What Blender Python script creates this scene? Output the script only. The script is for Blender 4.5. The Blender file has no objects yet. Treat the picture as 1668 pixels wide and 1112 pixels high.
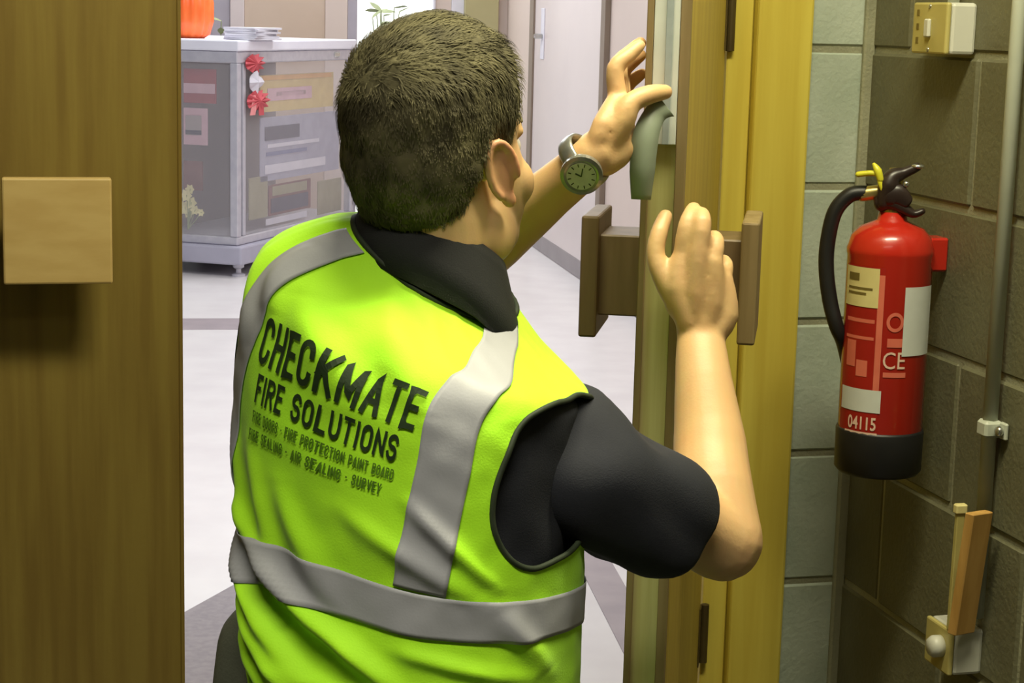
import bpy, bmesh, math, random
import numpy as np
from mathutils import Vector, Matrix, noise as mnoise

random.seed(7)
V = Vector
scene = bpy.context.scene
COL = scene.collection

# ------------------------------------------------------------------ camera
FPX, CX, CY = 3000.0, 834.0, 556.0
CAM = V((0.0, 0.0, 1.38))
PITCH, ROLL = math.atan(526.0 / FPX), 0.025
_F = V((0, math.cos(PITCH), -math.sin(PITCH)))
_R0, _U0 = V((1, 0, 0)), V((0, math.sin(PITCH), math.cos(PITCH)))
_R = _R0 * math.cos(ROLL) + _U0 * math.sin(ROLL)
_U = -_R0 * math.sin(ROLL) + _U0 * math.cos(ROLL)
cd = bpy.data.cameras.new('camera')
cd.sensor_width = 36.0
cd.lens = 36.0 * FPX / 1668.0
cd.clip_start = 0.05
cam = bpy.data.objects.new('camera', cd)
COL.objects.link(cam)
m = Matrix.Identity(4)
for i in range(3):
    m[i][0], m[i][1], m[i][2], m[i][3] = _R[i], _U[i], -_F[i], CAM[i]
cam.matrix_world = m
scene.camera = cam

# ------------------------------------------------------------------ light
w = bpy.data.worlds.new('world')
scene.world = w
w.use_nodes = True
w.node_tree.nodes['Background'].inputs[0].default_value = (0.80, 0.84, 0.95, 1)
w.node_tree.nodes['Background'].inputs[1].default_value = 0.25

def area(name, loc, target, sx, sy, power, color, spread=180):
    l = bpy.data.lights.new(name, 'AREA')
    l.shape = 'RECTANGLE'; l.size = sx; l.size_y = sy
    l.energy = power; l.color = color; l.spread = math.radians(spread)
    o = bpy.data.objects.new(name, l)
    COL.objects.link(o)
    o.location = loc
    o.rotation_euler = (V(target) - V(loc)).to_track_quat('-Z', 'Y').to_euler()
    return o

LAMP = V((0.26, 1.84, 2.43))
FILL_LAMP = V((-0.15, 0.75, 2.43))  # added fill lamp for the man's back, its spread kept off the door
area('room_lamp_light', LAMP - V((0, 0, 0.01)), LAMP - V((0, 0, 1)), 0.95, 0.22, 38.0, (1.0, 0.94, 0.64))
area('fill_lamp_light', FILL_LAMP - V((0, 0, 0.01)), FILL_LAMP - V((0, 0, 1)), 0.95, 0.22, 17.0, (1.0, 0.95, 0.76), 92)
for yy in (5.2, 7.6, 10.0, 12.2):  # unseen area lights added in place of the corridor's daylight
    area('corridor_fill_light', (0.18 - 0.145 * (yy - 5.2) - 0.7, yy, 2.66), (0.18 - 0.145 * (yy - 5.2) - 0.7, yy, 0), 2.2, 0.7, 49.0, (0.95, 0.97, 1.0))

scene.view_settings.view_transform = 'Standard'
scene.view_settings.look = 'None'
scene.view_settings.exposure = 0.12
scene.view_settings.gamma = 1.0
scene.view_settings.use_curve_mapping = False

# ------------------------------------------------------------------ helpers
def ray(x, y):
    return _F + _R * ((x - CX) / FPX) - _U * ((y - CY) / FPX)

def px(x, y, Y):
    d = ray(x, y)
    return CAM + d * (Y / d.y)

def pxfloor(x, y, z=0.0):
    d = ray(x, y)
    return CAM + d * ((z - CAM.z) / d.z)

def pxplane(x, y, p0, n):
    d = ray(x, y)
    return CAM + d * ((V(p0) - CAM).dot(V(n)) / d.dot(V(n)))

ORG = {}

def link(name, me, parent=None, mat=None, smooth=False):
    """one mesh object; vertices are given in world space and stored relative to the thing's base"""
    o = bpy.data.objects.new(name, me)
    COL.objects.link(o)
    if parent is not None:
        o.parent = parent
        org = ORG[parent.name]
        me.transform(Matrix.Translation(-org))
        ORG[o.name] = org
    else:
        ORG[o.name] = V((0, 0, 0))
    if mat is not None:
        me.materials.append(mat)
    if smooth:
        for p in me.polygons:
            p.use_smooth = True
    return o

def mk(name, verts, faces, mat=None, parent=None, smooth=False):
    me = bpy.data.meshes.new(name)
    me.from_pydata([tuple(v) for v in verts], [], [tuple(f) for f in faces])
    me.validate(); me.update()
    return link(name, me, parent, mat, smooth)

def mkbm(name, bm, mat=None, parent=None, smooth=False):
    me = bpy.data.meshes.new(name)
    bmesh.ops.recalc_face_normals(bm, faces=bm.faces[:])
    bm.to_mesh(me); bm.free()
    return link(name, me, parent, mat, smooth)

def thing(name, loc, label=None, cat=None, group=None, kind=None):
    o = bpy.data.objects.new(name, None)
    COL.objects.link(o)
    o.empty_display_size = 0.05
    o.location = loc
    ORG[o.name] = V(loc)
    return tag(o, label, cat, group, kind)

def tag(o, label=None, cat=None, group=None, kind=None):
    if label: o['label'] = label
    if cat: o['category'] = cat
    if group: o['group'] = group
    if kind: o['kind'] = kind
    return o

def add_box(bm, o, ax, ay, az, bevel=0.0, seg=1):
    """box from corner o spanned by vectors ax, ay, az"""
    o, ax, ay, az = V(o), V(ax), V(ay), V(az)
    vs = [bm.verts.new(o + ax * i + ay * j + az * k) for k in (0, 1) for j in (0, 1) for i in (0, 1)]
    fs = [(0, 2, 3, 1), (4, 5, 7, 6), (0, 1, 5, 4), (2, 6, 7, 3), (0, 4, 6, 2), (1, 3, 7, 5)]
    faces = [bm.faces.new([vs[i] for i in f]) for f in fs]
    if bevel > 0:
        es = list({e for f in faces for e in f.edges})
        bmesh.ops.bevel(bm, geom=es, offset=bevel, segments=seg, affect='EDGES', profile=0.5)

def box(name, o, ax, ay, az, mat, parent=None, bevel=0.0, seg=1):
    bm = bmesh.new()
    add_box(bm, o, ax, ay, az, bevel, seg)
    return mkbm(name, bm, mat, parent)

def frame_of(t, ref):
    t = t.normalized()
    a = ref - t * ref.dot(t)
    if a.length < 1e-5:
        a = V((1, 0, 0)) - t * t.x
        if a.length < 1e-3:
            a = V((0, 1, 0)) - t * t.y
    a.normalize()
    return a, t.cross(a)

def tube_data(pts, rad, n=16, ref=V((0, 0, 1)), round_ends=True, sub=1, flat=None, closed=False):
    """lofted tube; rad: number or list; flat: list of (ra, rb) multipliers"""
    P = [V(p) for p in pts]
    R = list(rad) if hasattr(rad, '__len__') else [rad] * len(P)
    FL = flat if flat else [(1, 1)] * len(P)
    if sub > 1 and len(P) > 2:
        NP, NR, NF = [], [], []
        k = len(P)
        segs = k if closed else k - 1
        for i in range(segs):
            if closed:
                p0, p1, p2, p3 = P[(i - 1) % k], P[i], P[(i + 1) % k], P[(i + 2) % k]
            else:
                p0, p1, p2, p3 = P[max(i - 1, 0)], P[i], P[i + 1], P[min(i + 2, k - 1)]
            j = (i + 1) % k
            for s in range(sub):
                t = s / sub
                NP.append(0.5 * ((2 * p1) + (p2 - p0) * t + (2 * p0 - 5 * p1 + 4 * p2 - p3) * t * t + (3 * p1 - p0 - 3 * p2 + p3) * t ** 3))
                NR.append(R[i] * (1 - t) + R[j] * t)
                NF.append((FL[i][0] * (1 - t) + FL[j][0] * t, FL[i][1] * (1 - t) + FL[j][1] * t))
        if not closed:
            NP.append(P[-1]); NR.append(R[-1]); NF.append(FL[-1])
        P, R, FL = NP, NR, NF
    k = len(P)
    verts, faces = [], []
    rings = []
    a = None
    for i in range(k):
        if closed:
            t = P[(i + 1) % k] - P[(i - 1) % k]
        else:
            t = P[min(i + 1, k - 1)] - P[max(i - 1, 0)]
        t.normalize()
        a, b = frame_of(t, V(ref) if a is None else a)
        rings.append((P[i], a.copy(), b, t, R[i], FL[i]))
    out = []
    if not closed and round_ends:
        p, a, b, t, r, f = rings[0]
        for q in (80, 50, 22):
            c, s = math.cos(math.radians(q)), math.sin(math.radians(q))
            out.append((p - t * r * s * min(f), a, b, t, r * c, f))
    out += rings
    if not closed and round_ends:
        p, a, b, t, r, f = rings[-1]
        for q in (22, 50, 80):
            c, s = math.cos(math.radians(q)), math.sin(math.radians(q))
            out.append((p + t * r * s * min(f), a, b, t, r * c, f))
    for (p, a, b, t, r, f) in out:
        for j in range(n):
            an = 2 * math.pi * j / n
            verts.append(p + a * (r * f[0] * math.cos(an)) + b * (r * f[1] * math.sin(an)))
    kk = len(out)
    for i in range(kk if closed else kk - 1):
        for j in range(n):
            i2 = (i + 1) % kk
            faces.append((i * n + j, i * n + (j + 1) % n, i2 * n + (j + 1) % n, i2 * n + j))
    if not closed:
        faces.append(tuple(range(n - 1, -1, -1)))
        faces.append(tuple((kk - 1) * n + j for j in range(n)))
    return verts, faces

def tube(name, pts, rad, mat, parent=None, **k):
    v, f = tube_data(pts, rad, **k)
    return mk(name, v, f, mat, parent, smooth=True)

def ellipsoid_data(c, axes, n=24, mrings=16):
    c = V(c)
    verts, faces = [], []
    for i in range(1, mrings):
        th = math.pi * i / mrings
        for j in range(n):
            ph = 2 * math.pi * j / n
            verts.append(c + axes[0] * (math.sin(th) * math.cos(ph)) + axes[1] * (math.sin(th) * math.sin(ph)) + axes[2] * math.cos(th))
    for i in range(mrings - 2):
        for j in range(n):
            faces.append((i * n + j, (i + 1) * n + j, (i + 1) * n + (j + 1) % n, i * n + (j + 1) % n))
    t = len(verts); verts.append(c + axes[2]); verts.append(c - axes[2])
    for j in range(n):
        faces.append((t, j, (j + 1) % n))
        faces.append((t + 1, (mrings - 2) * n + (j + 1) % n, (mrings - 2) * n + j))
    return verts, faces

class Soup:
    def __init__(s): s.v, s.f = [], []
    def add(s, vf):
        o = len(s.v)
        s.v += [V(p) for p in vf[0]]
        s.f += [tuple(i + o for i in f) for f in vf[1]]
        return s

def lathe_data(prof, c, n=48, up=V((0, 0, 1))):
    """prof: list of (r, z) from the base point c"""
    verts, faces = [], []
    for (r, z) in prof:
        for j in range(n):
            a = 2 * math.pi * j / n
            verts.append(V(c) + V((r * math.cos(a), r * math.sin(a), z)))
    for i in range(len(prof) - 1):
        for j in range(n):
            faces.append((i * n + j, i * n + (j + 1) % n, (i + 1) * n + (j + 1) % n, (i + 1) * n + j))
    faces.append(tuple(range(n - 1, -1, -1)))
    faces.append(tuple((len(prof) - 1) * n + j for j in range(n)))
    return verts, faces

def remesh(soup, voxel, smooth_iter=6, fac=0.5):
    me = bpy.data.meshes.new('tmp')
    me.from_pydata([tuple(v) for v in soup.v], [], soup.f)
    bm = bmesh.new(); bm.from_mesh(me)
    bmesh.ops.recalc_face_normals(bm, faces=bm.faces[:])
    bm.to_mesh(me); bm.free()
    o = bpy.data.objects.new('tmp', me)
    COL.objects.link(o)
    r = o.modifiers.new('r', 'REMESH'); r.mode = 'VOXEL'; r.voxel_size = voxel
    if smooth_iter:
        s = o.modifiers.new('s', 'SMOOTH'); s.factor = fac; s.iterations = smooth_iter
    dg = bpy.context.evaluated_depsgraph_get()
    out = bpy.data.meshes.new_from_object(o.evaluated_get(dg))
    bpy.data.objects.remove(o); bpy.data.meshes.remove(me)
    return out

def text_mesh(s, width, height, offset=0.0, maxedge=0.006, space=1.0):
    """flat lettering scaled to width x height, centred on the origin; returns verts (x, y) and faces"""
    cu = bpy.data.curves.new('t', 'FONT')
    cu.body = s; cu.offset = offset; cu.space_character = space
    cu.resolution_u = 3
    o = bpy.data.objects.new('t', cu); COL.objects.link(o)
    dg = bpy.context.evaluated_depsgraph_get()
    me = bpy.data.meshes.new_from_object(o.evaluated_get(dg))
    bpy.data.objects.remove(o); bpy.data.curves.remove(cu)
    bm = bmesh.new(); bm.from_mesh(me); bpy.data.meshes.remove(me)
    xs = [v.co.x for v in bm.verts]; ys = [v.co.y for v in bm.verts]
    x0, x1, y0, y1 = min(xs), max(xs), min(ys), max(ys)
    for v in bm.verts:
        v.co.x = ((v.co.x - x0) / (x1 - x0) - 0.5) * width
        v.co.y = ((v.co.y - y0) / (y1 - y0) - 0.5) * height
        v.co.z = 0
    bmesh.ops.triangulate(bm, faces=bm.faces[:])
    for _ in range(3):
        es = [e for e in bm.edges if e.calc_length() > maxedge]
        if not es: break
        bmesh.ops.subdivide_edges(bm, edges=es, cuts=1)
        bmesh.ops.triangulate(bm, faces=bm.faces[:])
    bm.verts.index_update()
    vs = [(v.co.x, v.co.y) for v in bm.verts]
    fs = [tuple(v.index for v in f.verts) for f in bm.faces]
    bm.free()
    return vs, fs

def arc(cx, cy, rx, ry, a0, a1, n=9):
    return [(cx + rx * math.cos(math.radians(a0 + (a1 - a0) * k / n)), cy + ry * math.sin(math.radians(a0 + (a1 - a0) * k / n))) for k in range(n + 1)]
# condensed capitals as strokes in a 1 x 1 cell
GLYPH = {
 'A': (1.05, [[(0, 0), (.5, 1), (1, 0)], [(.2, .3), (.8, .3)]]),
 'B': (1, [[(0, 0), (0, 1), (.6, 1)] + arc(.6, .77, .4, .23, 90, -90) + [(0, .54)], [(.6, .54)] + arc(.6, .27, .4, .27, 90, -90) + [(0, 0)]]),
 'C': (1, [arc(.5, .75, .5, .25, 0, 180) + arc(.5, .25, .5, .25, 180, 360)]),
 'D': (1, [[(0, 0), (0, 1), (.5, 1)] + arc(.5, .7, .5, .3, 90, 0) + arc(.5, .3, .5, .3, 0, -90) + [(0, 0)]]),
 'E': (.85, [[(1, 1), (0, 1), (0, 0), (1, 0)], [(0, .52), (.85, .52)]]),
 'F': (.82, [[(1, 1), (0, 1), (0, 0)], [(0, .52), (.85, .52)]]),
 'G': (1, [arc(.5, .75, .5, .25, 0, 180) + arc(.5, .25, .5, .25, 180, 360) + [(1, .48), (.55, .48)]]),
 'H': (1, [[(0, 0), (0, 1)], [(1, 0), (1, 1)], [(0, .52), (1, .52)]]),
 'I': (.06, [[(.5, 0), (.5, 1)]]),
 'K': (1, [[(0, 0), (0, 1)], [(1, 1), (0, .42)], [(.32, .6), (1, 0)]]),
 'L': (.82, [[(0, 1), (0, 0), (1, 0)]]),
 'M': (1.3, [[(0, 0), (0, 1), (.5, .2), (1, 1), (1, 0)]]),
 'N': (1.05, [[(0, 0), (0, 1), (1, 0), (1, 1)]]),
 'O': (1, [arc(.5, .72, .5, .28, 0, 180) + arc(.5, .28, .5, .28, 180, 360) + [(1, .72)]]),
 'P': (.95, [[(0, 0), (0, 1), (.6, 1)] + arc(.6, .74, .4, .26, 90, -90) + [(0, .48)]]),
 'R': (1, [[(0, 0), (0, 1), (.6, 1)] + arc(.6, .76, .4, .24, 90, -90) + [(0, .52)], [(.5, .52), (1, 0)]]),
 'S': (.98, [arc(.5, .76, .5, .24, 10, 180) + arc(.5, .76, .5, .24, 180, 270)[1:] + arc(.5, .26, .5, .26, 90, 0)[1:] + arc(.5, .26, .5, .26, 0, -170)[1:]]),
 'T': (.95, [[(0, 1), (1, 1)], [(.5, 1), (.5, 0)]]),
 'U': (1, [[(0, 1), (0, .28)] + arc(.5, .28, .5, .28, 180, 360) + [(1, 1)]]),
 'V': (1, [[(0, 1), (.5, 0), (1, 1)]]),
 'Y': (1, [[(0, 1), (.5, .45), (1, 1)], [(.5, .45), (.5, 0)]]),
 '*': (.12, [[(0, .5), (1, .5)]]),
}
def stroke_text(s, width, height, thick, gap=0.30):
    """lettering built of strokes, width x height metres, centred on the origin"""
    tot = sum((GLYPH[c][0] if c != ' ' else 0.55) for c in s) + gap * (len(s) - 1)
    # cell width so that the line fills the given width; strokes have their own thickness
    cw = (width - thick * len(s)) / (tot)
    vs, fs = [], []
    x = -width / 2 + thick / 2
    hh = height - thick
    for c in s:
        if c == ' ':
            x += cw * (0.55 + gap) + thick; continue
        g, lines = GLYPH[c]
        for ln in lines:
            P = [Vector((x + p[0] * g * cw, (p[1] - 0.5) * hh)) for p in ln]
            Q_ = [P[0]]
            for p in P[1:]:
                while (p - Q_[-1]).length > 0.007:
                    Q_.append(Q_[-1] + (p - Q_[-1]).normalized() * 0.006)
                if (p - Q_[-1]).length > 1e-6: Q_.append(p)
            P = Q_
            n = len(P); b = len(vs)
            for i in range(n):
                t = (P[min(i + 1, n - 1)] - P[max(i - 1, 0)])
                d0 = (P[i] - P[max(i - 1, 0)]).normalized() if i else t.normalized()
                t.normalize()
                nn = V((-t.y, t.x))
                k = max(0.5, abs(V((-d0.y, d0.x)).dot(nn))) if i else 1.0
                p = P[i].copy()
                if i == 0: p = p - t * thick * 0.5
                if i == n - 1: p = p + t * thick * 0.5
                vs += [p - nn * (thick / 2 / k), p + nn * (thick / 2 / k)]
            fs += [(b + 2 * i, b + 2 * i + 1, b + 2 * i + 3, b + 2 * i + 2) for i in range(n - 1)]
        x += cw * (g + gap) + thick
    return [(v[0], v[1]) for v in vs], fs

# ------------------------------------------------------------------ materials
def srgb(r, g, b):
    f = lambda c: (c / 255 / 12.92) if c / 255 <= 0.04045 else ((c / 255 + 0.055) / 1.055) ** 2.4
    return (f(r), f(g), f(b), 1.0)

def mat(name, col, rough=0.6, metal=0.0, col2=None, scale=8.0, stretch=(1, 1, 1), bump=0.0, bscale=60.0, spec=0.5,
        sss=0.0, coat=0.0, emit=None, estr=0.0, trans=0.0, alpha=1.0, detail=4.0, lo=0.35, hi=0.65, sheen=0.0):
    M = bpy.data.materials.new(name)
    M.use_nodes = True
    nt = M.node_tree
    b = nt.nodes['Principled BSDF']
    b.inputs['Base Color'].default_value = col
    b.inputs['Roughness'].default_value = rough
    b.inputs['Metallic'].default_value = metal
    b.inputs['Specular IOR Level'].default_value = spec
    b.inputs['Coat Weight'].default_value = coat
    b.inputs['Transmission Weight'].default_value = trans
    b.inputs['Alpha'].default_value = alpha
    b.inputs['Sheen Weight'].default_value = sheen
    if sss:
        b.inputs['Subsurface Weight'].default_value = sss
        b.inputs['Subsurface Radius'].default_value = (0.012, 0.005, 0.003)
        b.inputs['Subsurface Scale'].default_value = 0.6
    if emit:
        b.inputs['Emission Color'].default_value = emit
        b.inputs['Emission Strength'].default_value = estr
    tc = nt.nodes.new('ShaderNodeTexCoord')
    if col2 is not None:
        mp = nt.nodes.new('ShaderNodeMapping'); mp.inputs['Scale'].default_value = stretch
        nz = nt.nodes.new('ShaderNodeTexNoise'); nz.inputs['Scale'].default_value = scale; nz.inputs['Detail'].default_value = detail
        rp = nt.nodes.new('ShaderNodeValToRGB')
        rp.color_ramp.elements[0].color = col; rp.color_ramp.elements[1].color = col2
        rp.color_ramp.elements[0].position = lo; rp.color_ramp.elements[1].position = hi
        nt.links.new(tc.outputs['Object'], mp.inputs['Vector'])
        nt.links.new(mp.outputs['Vector'], nz.inputs['Vector'])
        nt.links.new(nz.outputs['Fac'], rp.inputs['Fac'])
        nt.links.new(rp.outputs['Color'], b.inputs['Base Color'])
    if bump:
        n2 = nt.nodes.new('ShaderNodeTexNoise'); n2.inputs['Scale'].default_value = bscale; n2.inputs['Detail'].default_value = 5
        bp = nt.nodes.new('ShaderNodeBump'); bp.inputs['Strength'].default_value = bump; bp.inputs['Distance'].default_value = 0.004
        nt.links.new(tc.outputs['Object'], n2.inputs['Vector'])
        nt.links.new(n2.outputs['Fac'], bp.inputs['Height'])
        nt.links.new(bp.outputs['Normal'], b.inputs['Normal'])
    return M

M = {}
M['veneer'] = mat('brown_wood_veneer', srgb(142, 122, 60), 0.42, col2=srgb(126, 104, 50), scale=5, stretch=(9, 9, 0.5), bump=0.05, bscale=90)
M['pine'] = mat('yellow_pine', srgb(224, 206, 92), 0.40, col2=srgb(212, 190, 78), scale=4, stretch=(10, 10, 0.5), bump=0.03)
M['leafpine'] = mat('amber_door_face', srgb(206, 180, 80), 0.42, col2=srgb(192, 162, 68), scale=4, stretch=(10, 10, 0.5), bump=0.03)
M['edge'] = mat('grey_brown_lipping', srgb(150, 130, 92), 0.5, col2=srgb(132, 112, 74), scale=5, stretch=(12, 12, 0.6))
M['rawwood'] = mat('pale_raw_wood', srgb(214, 208, 150), 0.6, col2=srgb(196, 186, 124), scale=5, stretch=(14, 14, 0.7))
M['beech'] = mat('pale_beech', srgb(206, 178, 118), 0.45, col2=srgb(196, 166, 106), scale=6, stretch=(1, 8, 8))
M['darkbeech'] = mat('brown_shaded_beech', srgb(120, 100, 72), 0.5, col2=srgb(104, 86, 58), scale=6, stretch=(8, 8, 1))  # handle blocks; also the right leaf's plate, darkened for its shadow
M['slat'] = mat('orange_offcut', srgb(206, 162, 92), 0.6, col2=srgb(186, 142, 74), scale=6, stretch=(8, 8, 1))
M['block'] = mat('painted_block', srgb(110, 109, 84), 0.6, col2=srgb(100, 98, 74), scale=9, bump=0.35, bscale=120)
M['blocklit'] = mat('lit_painted_block', srgb(190, 200, 186), 0.6, col2=srgb(174, 186, 170), scale=9, bump=0.35, bscale=120)  # same block paint, lightened for the light falling on the narrow wall
M['mortar'] = mat('painted_mortar', srgb(158, 158, 132), 0.7, col2=srgb(142, 142, 118), scale=12, bump=0.4, bscale=200)
M['plaster'] = mat('room_plaster', srgb(112, 110, 96), 0.8, col2=srgb(104, 102, 88), scale=3)
M['ceil'] = mat('ceiling_white', srgb(176, 174, 160), 0.85, col2=srgb(168, 166, 152), scale=3)
M['vinyl'] = mat('dark_vinyl_floor', srgb(56, 54, 50), 0.45, col2=srgb(48, 46, 42), scale=14)
M['corrfloor'] = mat('pale_corridor_floor', srgb(220, 216, 216), 0.30, col2=srgb(212, 207, 208), scale=5)
M['floorband'] = mat('mauve_floor_band', srgb(158, 146, 150), 0.4, col2=srgb(146, 135, 140), scale=8)
M['floorshade'] = mat('mauve_floor_shade', srgb(168, 160, 165), 0.9, col2=srgb(156, 149, 155), scale=60)  # darker tone that stands in for shade on the corridor floor
M['corrwall'] = mat('pink_beige_wall', srgb(206, 190, 180), 0.6, col2=srgb(200, 184, 175), scale=1.5)
M['corrwall2'] = mat('warm_beige_panel', srgb(196, 176, 158), 0.5, col2=srgb(188, 167, 148), scale=2)
M['corrdoor'] = mat('mauve_laminate', srgb(206, 194, 192), 0.35, col2=srgb(200, 188, 187), scale=1.5)
M['olive'] = mat('olive_column', srgb(176, 168, 124), 0.6, col2=srgb(168, 160, 116), scale=3)
M['darkframe'] = mat('taupe_frame', srgb(128, 112, 96), 0.5, col2=srgb(118, 102, 88), scale=5)
M['greyframe'] = mat('grey_window_frame', srgb(168, 162, 172), 0.45, col2=srgb(160, 154, 164), scale=5)
M['skirt'] = mat('grey_skirting', srgb(140, 132, 134), 0.5, col2=srgb(132, 124, 126), scale=6)
M['daylight'] = mat('daylit_glass', srgb(245, 250, 245), 0.3, emit=(0.97, 1.0, 0.97, 1), estr=1.0)
M['alu'] = mat('aluminium', srgb(200, 198, 206), 0.38, metal=0.35, col2=srgb(190, 188, 198), scale=20)
M['counter'] = mat('white_laminate', srgb(232, 232, 242), 0.35, col2=srgb(226, 226, 238), scale=6)
M['plinth'] = mat('grey_plinth', srgb(176, 174, 190), 0.45, col2=srgb(168, 166, 182), scale=6)
M['cabback'] = mat('case_lining', srgb(160, 150, 146), 0.7, col2=srgb(150, 140, 138), scale=3)
M['glass'] = mat('hazed_glass', srgb(226, 222, 228), 0.08, alpha=0.15, spec=0.4)  # whitish part-opaque base stands in for milky reflections on the panes
M['black'] = mat('black_rubber', srgb(26, 26, 27), 0.45, col2=srgb(32, 32, 33), scale=20)
M['blackmet'] = mat('black_lever', srgb(44, 34, 32), 0.35, col2=srgb(52, 40, 38), scale=20)
M['red'] = mat('red_enamel', srgb(190, 42, 28), 0.25, col2=srgb(184, 38, 26), scale=4, coat=0.4)
M['brass'] = mat('brass', srgb(206, 190, 120), 0.3, metal=0.8, col2=srgb(190, 172, 104), scale=20)
M['chrome'] = mat('bright_metal', srgb(210, 212, 208), 0.2, metal=0.9, col2=srgb(196, 198, 194), scale=20)
M['yellowplas'] = mat('yellow_plastic', srgb(226, 222, 60), 0.4, col2=srgb(218, 212, 50), scale=20)
M['cream'] = mat('cream_sticker', srgb(226, 214, 150), 0.5, col2=srgb(218, 205, 140), scale=30)
M['white'] = mat('white_sticker', srgb(216, 220, 214), 0.5, col2=srgb(210, 214, 208), scale=30)
M['inkpink'] = mat('pink_print', srgb(226, 120, 96), 0.5, col2=srgb(218, 110, 88), scale=30)
M['inkred'] = mat('dark_red_print', srgb(168, 34, 26), 0.4, col2=srgb(160, 30, 24), scale=30)
M['inkpale'] = mat('pale_print', srgb(240, 206, 186), 0.5, col2=srgb(234, 198, 178), scale=30)
M['inkdark'] = mat('olive_print', srgb(120, 104, 50), 0.6, col2=srgb(110, 96, 44), scale=30)
M['boxwhite'] = mat('white_switch_plastic', srgb(206, 206, 194), 0.4, col2=srgb(200, 200, 188), scale=10)
M['boxcream'] = mat('cream_lit_plastic', srgb(190, 178, 110), 0.45, col2=srgb(178, 166, 98), scale=14)  # switch box faces, yellow light put into the colour; also the batten
M['pipe'] = mat('painted_conduit', srgb(192, 197, 182), 0.4, col2=srgb(182, 187, 172), scale=10)
M['hinge'] = mat('bronze_hinge', srgb(92, 78, 42), 0.45, metal=0.3, col2=srgb(80, 66, 36), scale=20)
M['sealwhite'] = mat('white_seal', srgb(222, 226, 220), 0.4, col2=srgb(214, 219, 212), scale=20)
M['sealgrey'] = mat('grey_brush_seal', srgb(172, 182, 184), 0.6, col2=srgb(160, 170, 172), scale=40)
M['tapepeel'] = mat('grey_green_backing_tape', srgb(150, 160, 140), 0.5, col2=srgb(138, 148, 130), scale=15)
M['hivis'] = mat('hi_vis_fabric', srgb(180, 244, 30), 0.75, col2=srgb(172, 240, 26), scale=6, bump=0.12, bscale=500, sheen=0.1)
M['reflect'] = mat('reflective_tape', srgb(163, 164, 170), 0.5, col2=srgb(155, 156, 162), scale=10, bump=0.05, bscale=400)
M['binding'] = mat('dark_green_binding', srgb(34, 44, 26), 0.7, col2=srgb(40, 50, 30), scale=40)
M['vestink'] = mat('dark_green_print', srgb(24, 44, 12), 0.7, col2=srgb(30, 52, 14), scale=60)
M['vestink2'] = mat('mid_green_print', srgb(74, 112, 16), 0.7, col2=srgb(84, 124, 20), scale=60)
M['navy'] = mat('navy_cotton', srgb(28, 30, 40), 0.85, col2=srgb(23, 25, 34), scale=20, bump=0.15, bscale=600)
M['collar'] = mat('black_cotton', srgb(26, 27, 28), 0.85, col2=srgb(21, 22, 23), scale=20, bump=0.15, bscale=600)
M['trouser'] = mat('grey_work_trousers', srgb(112, 116, 100), 0.85, col2=srgb(98, 102, 88), scale=14, bump=0.2, bscale=300)
M['boot'] = mat('brown_boot', srgb(60, 48, 38), 0.6, col2=srgb(50, 40, 32), scale=14)
M['hair'] = mat('short_brown_hair', srgb(104, 98, 70), 0.75, spec=0.25, col2=srgb(72, 67, 48), scale=30)
M['eyewhite'] = mat('eye_white', srgb(226, 220, 210), 0.2, col2=srgb(220, 214, 204), scale=20)
M['iris'] = mat('eye_iris', srgb(70, 84, 90), 0.2, col2=srgb(60, 72, 80), scale=60)
M['watch'] = mat('watch_steel', srgb(176, 178, 172), 0.28, metal=0.75, col2=srgb(150, 152, 148), scale=60)
M['dial'] = mat('watch_dial', srgb(196, 198, 200), 0.45, col2=srgb(182, 185, 188), scale=50)
M['orange'] = mat('orange_glass', srgb(250, 96, 36), 0.3, col2=srgb(252, 124, 58), scale=6)
M['leaf'] = mat('pale_leaf', srgb(150, 160, 116), 0.6, col2=srgb(128, 140, 98), scale=12)
M['pot'] = mat('grey_pot', srgb(170, 166, 160), 0.7, col2=srgb(160, 156, 150), scale=12)
M['paper'] = mat('paper_white', srgb(214, 212, 220), 0.8, col2=srgb(206, 204, 214), scale=12)
M['lamp'] = mat('lamp_diffuser', srgb(250, 248, 235), 0.5, emit=(1.0, 0.94, 0.74, 1), estr=3.0)
for nm, c in dict(notered=(150, 52, 56), noteyellow=(206, 184, 116), noteyellow2=(214, 166, 90), notegrey=(166, 166, 182),
                  noteblue=(120, 124, 156), notedark=(70, 70, 86), noteolive=(150, 146, 116), notepink=(206, 170, 178),
                  notebrown=(122, 84, 78), ribbonred=(204, 90, 98), ribbonpink=(232, 150, 150), flower=(222, 214, 160)).items():
    M[nm] = mat(nm, srgb(*c), 0.7, col2=srgb(*[max(0, k - 10) for k in c]), scale=14)

def skin_material():
    Mt = mat('skin', srgb(205, 160, 122), 0.48, sss=0.12, bump=0.06, bscale=350)
    nt = Mt.node_tree
    b = nt.nodes['Principled BSDF']
    at = nt.nodes.new('ShaderNodeVertexColor'); at.layer_name = 'tint'
    nz = nt.nodes.new('ShaderNodeTexNoise'); nz.inputs['Scale'].default_value = 40
    mx = nt.nodes.new('ShaderNodeMixRGB'); mx.blend_type = 'MULTIPLY'; mx.inputs[0].default_value = 0.12
    nt.links.new(at.outputs['Color'], mx.inputs[1]); nt.links.new(nz.outputs['Color'], mx.inputs[2])
    nt.links.new(mx.outputs[0], b.inputs['Base Color'])
    return Mt
M['skin'] = skin_material()

# ================================================================== THE SETTING
Z = V((0, 0, 1))
_k = 0.26
Q = V((1, _k, 0)).normalized()           # along the door wall, to the right
N = V((_k, -1, 0)).normalized()          # out of the door wall, towards this room
_d0 = px(90, 375, 2.68)
D0 = V((_d0.x, _d0.y, 0))                # a point of the door wall's face

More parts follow.
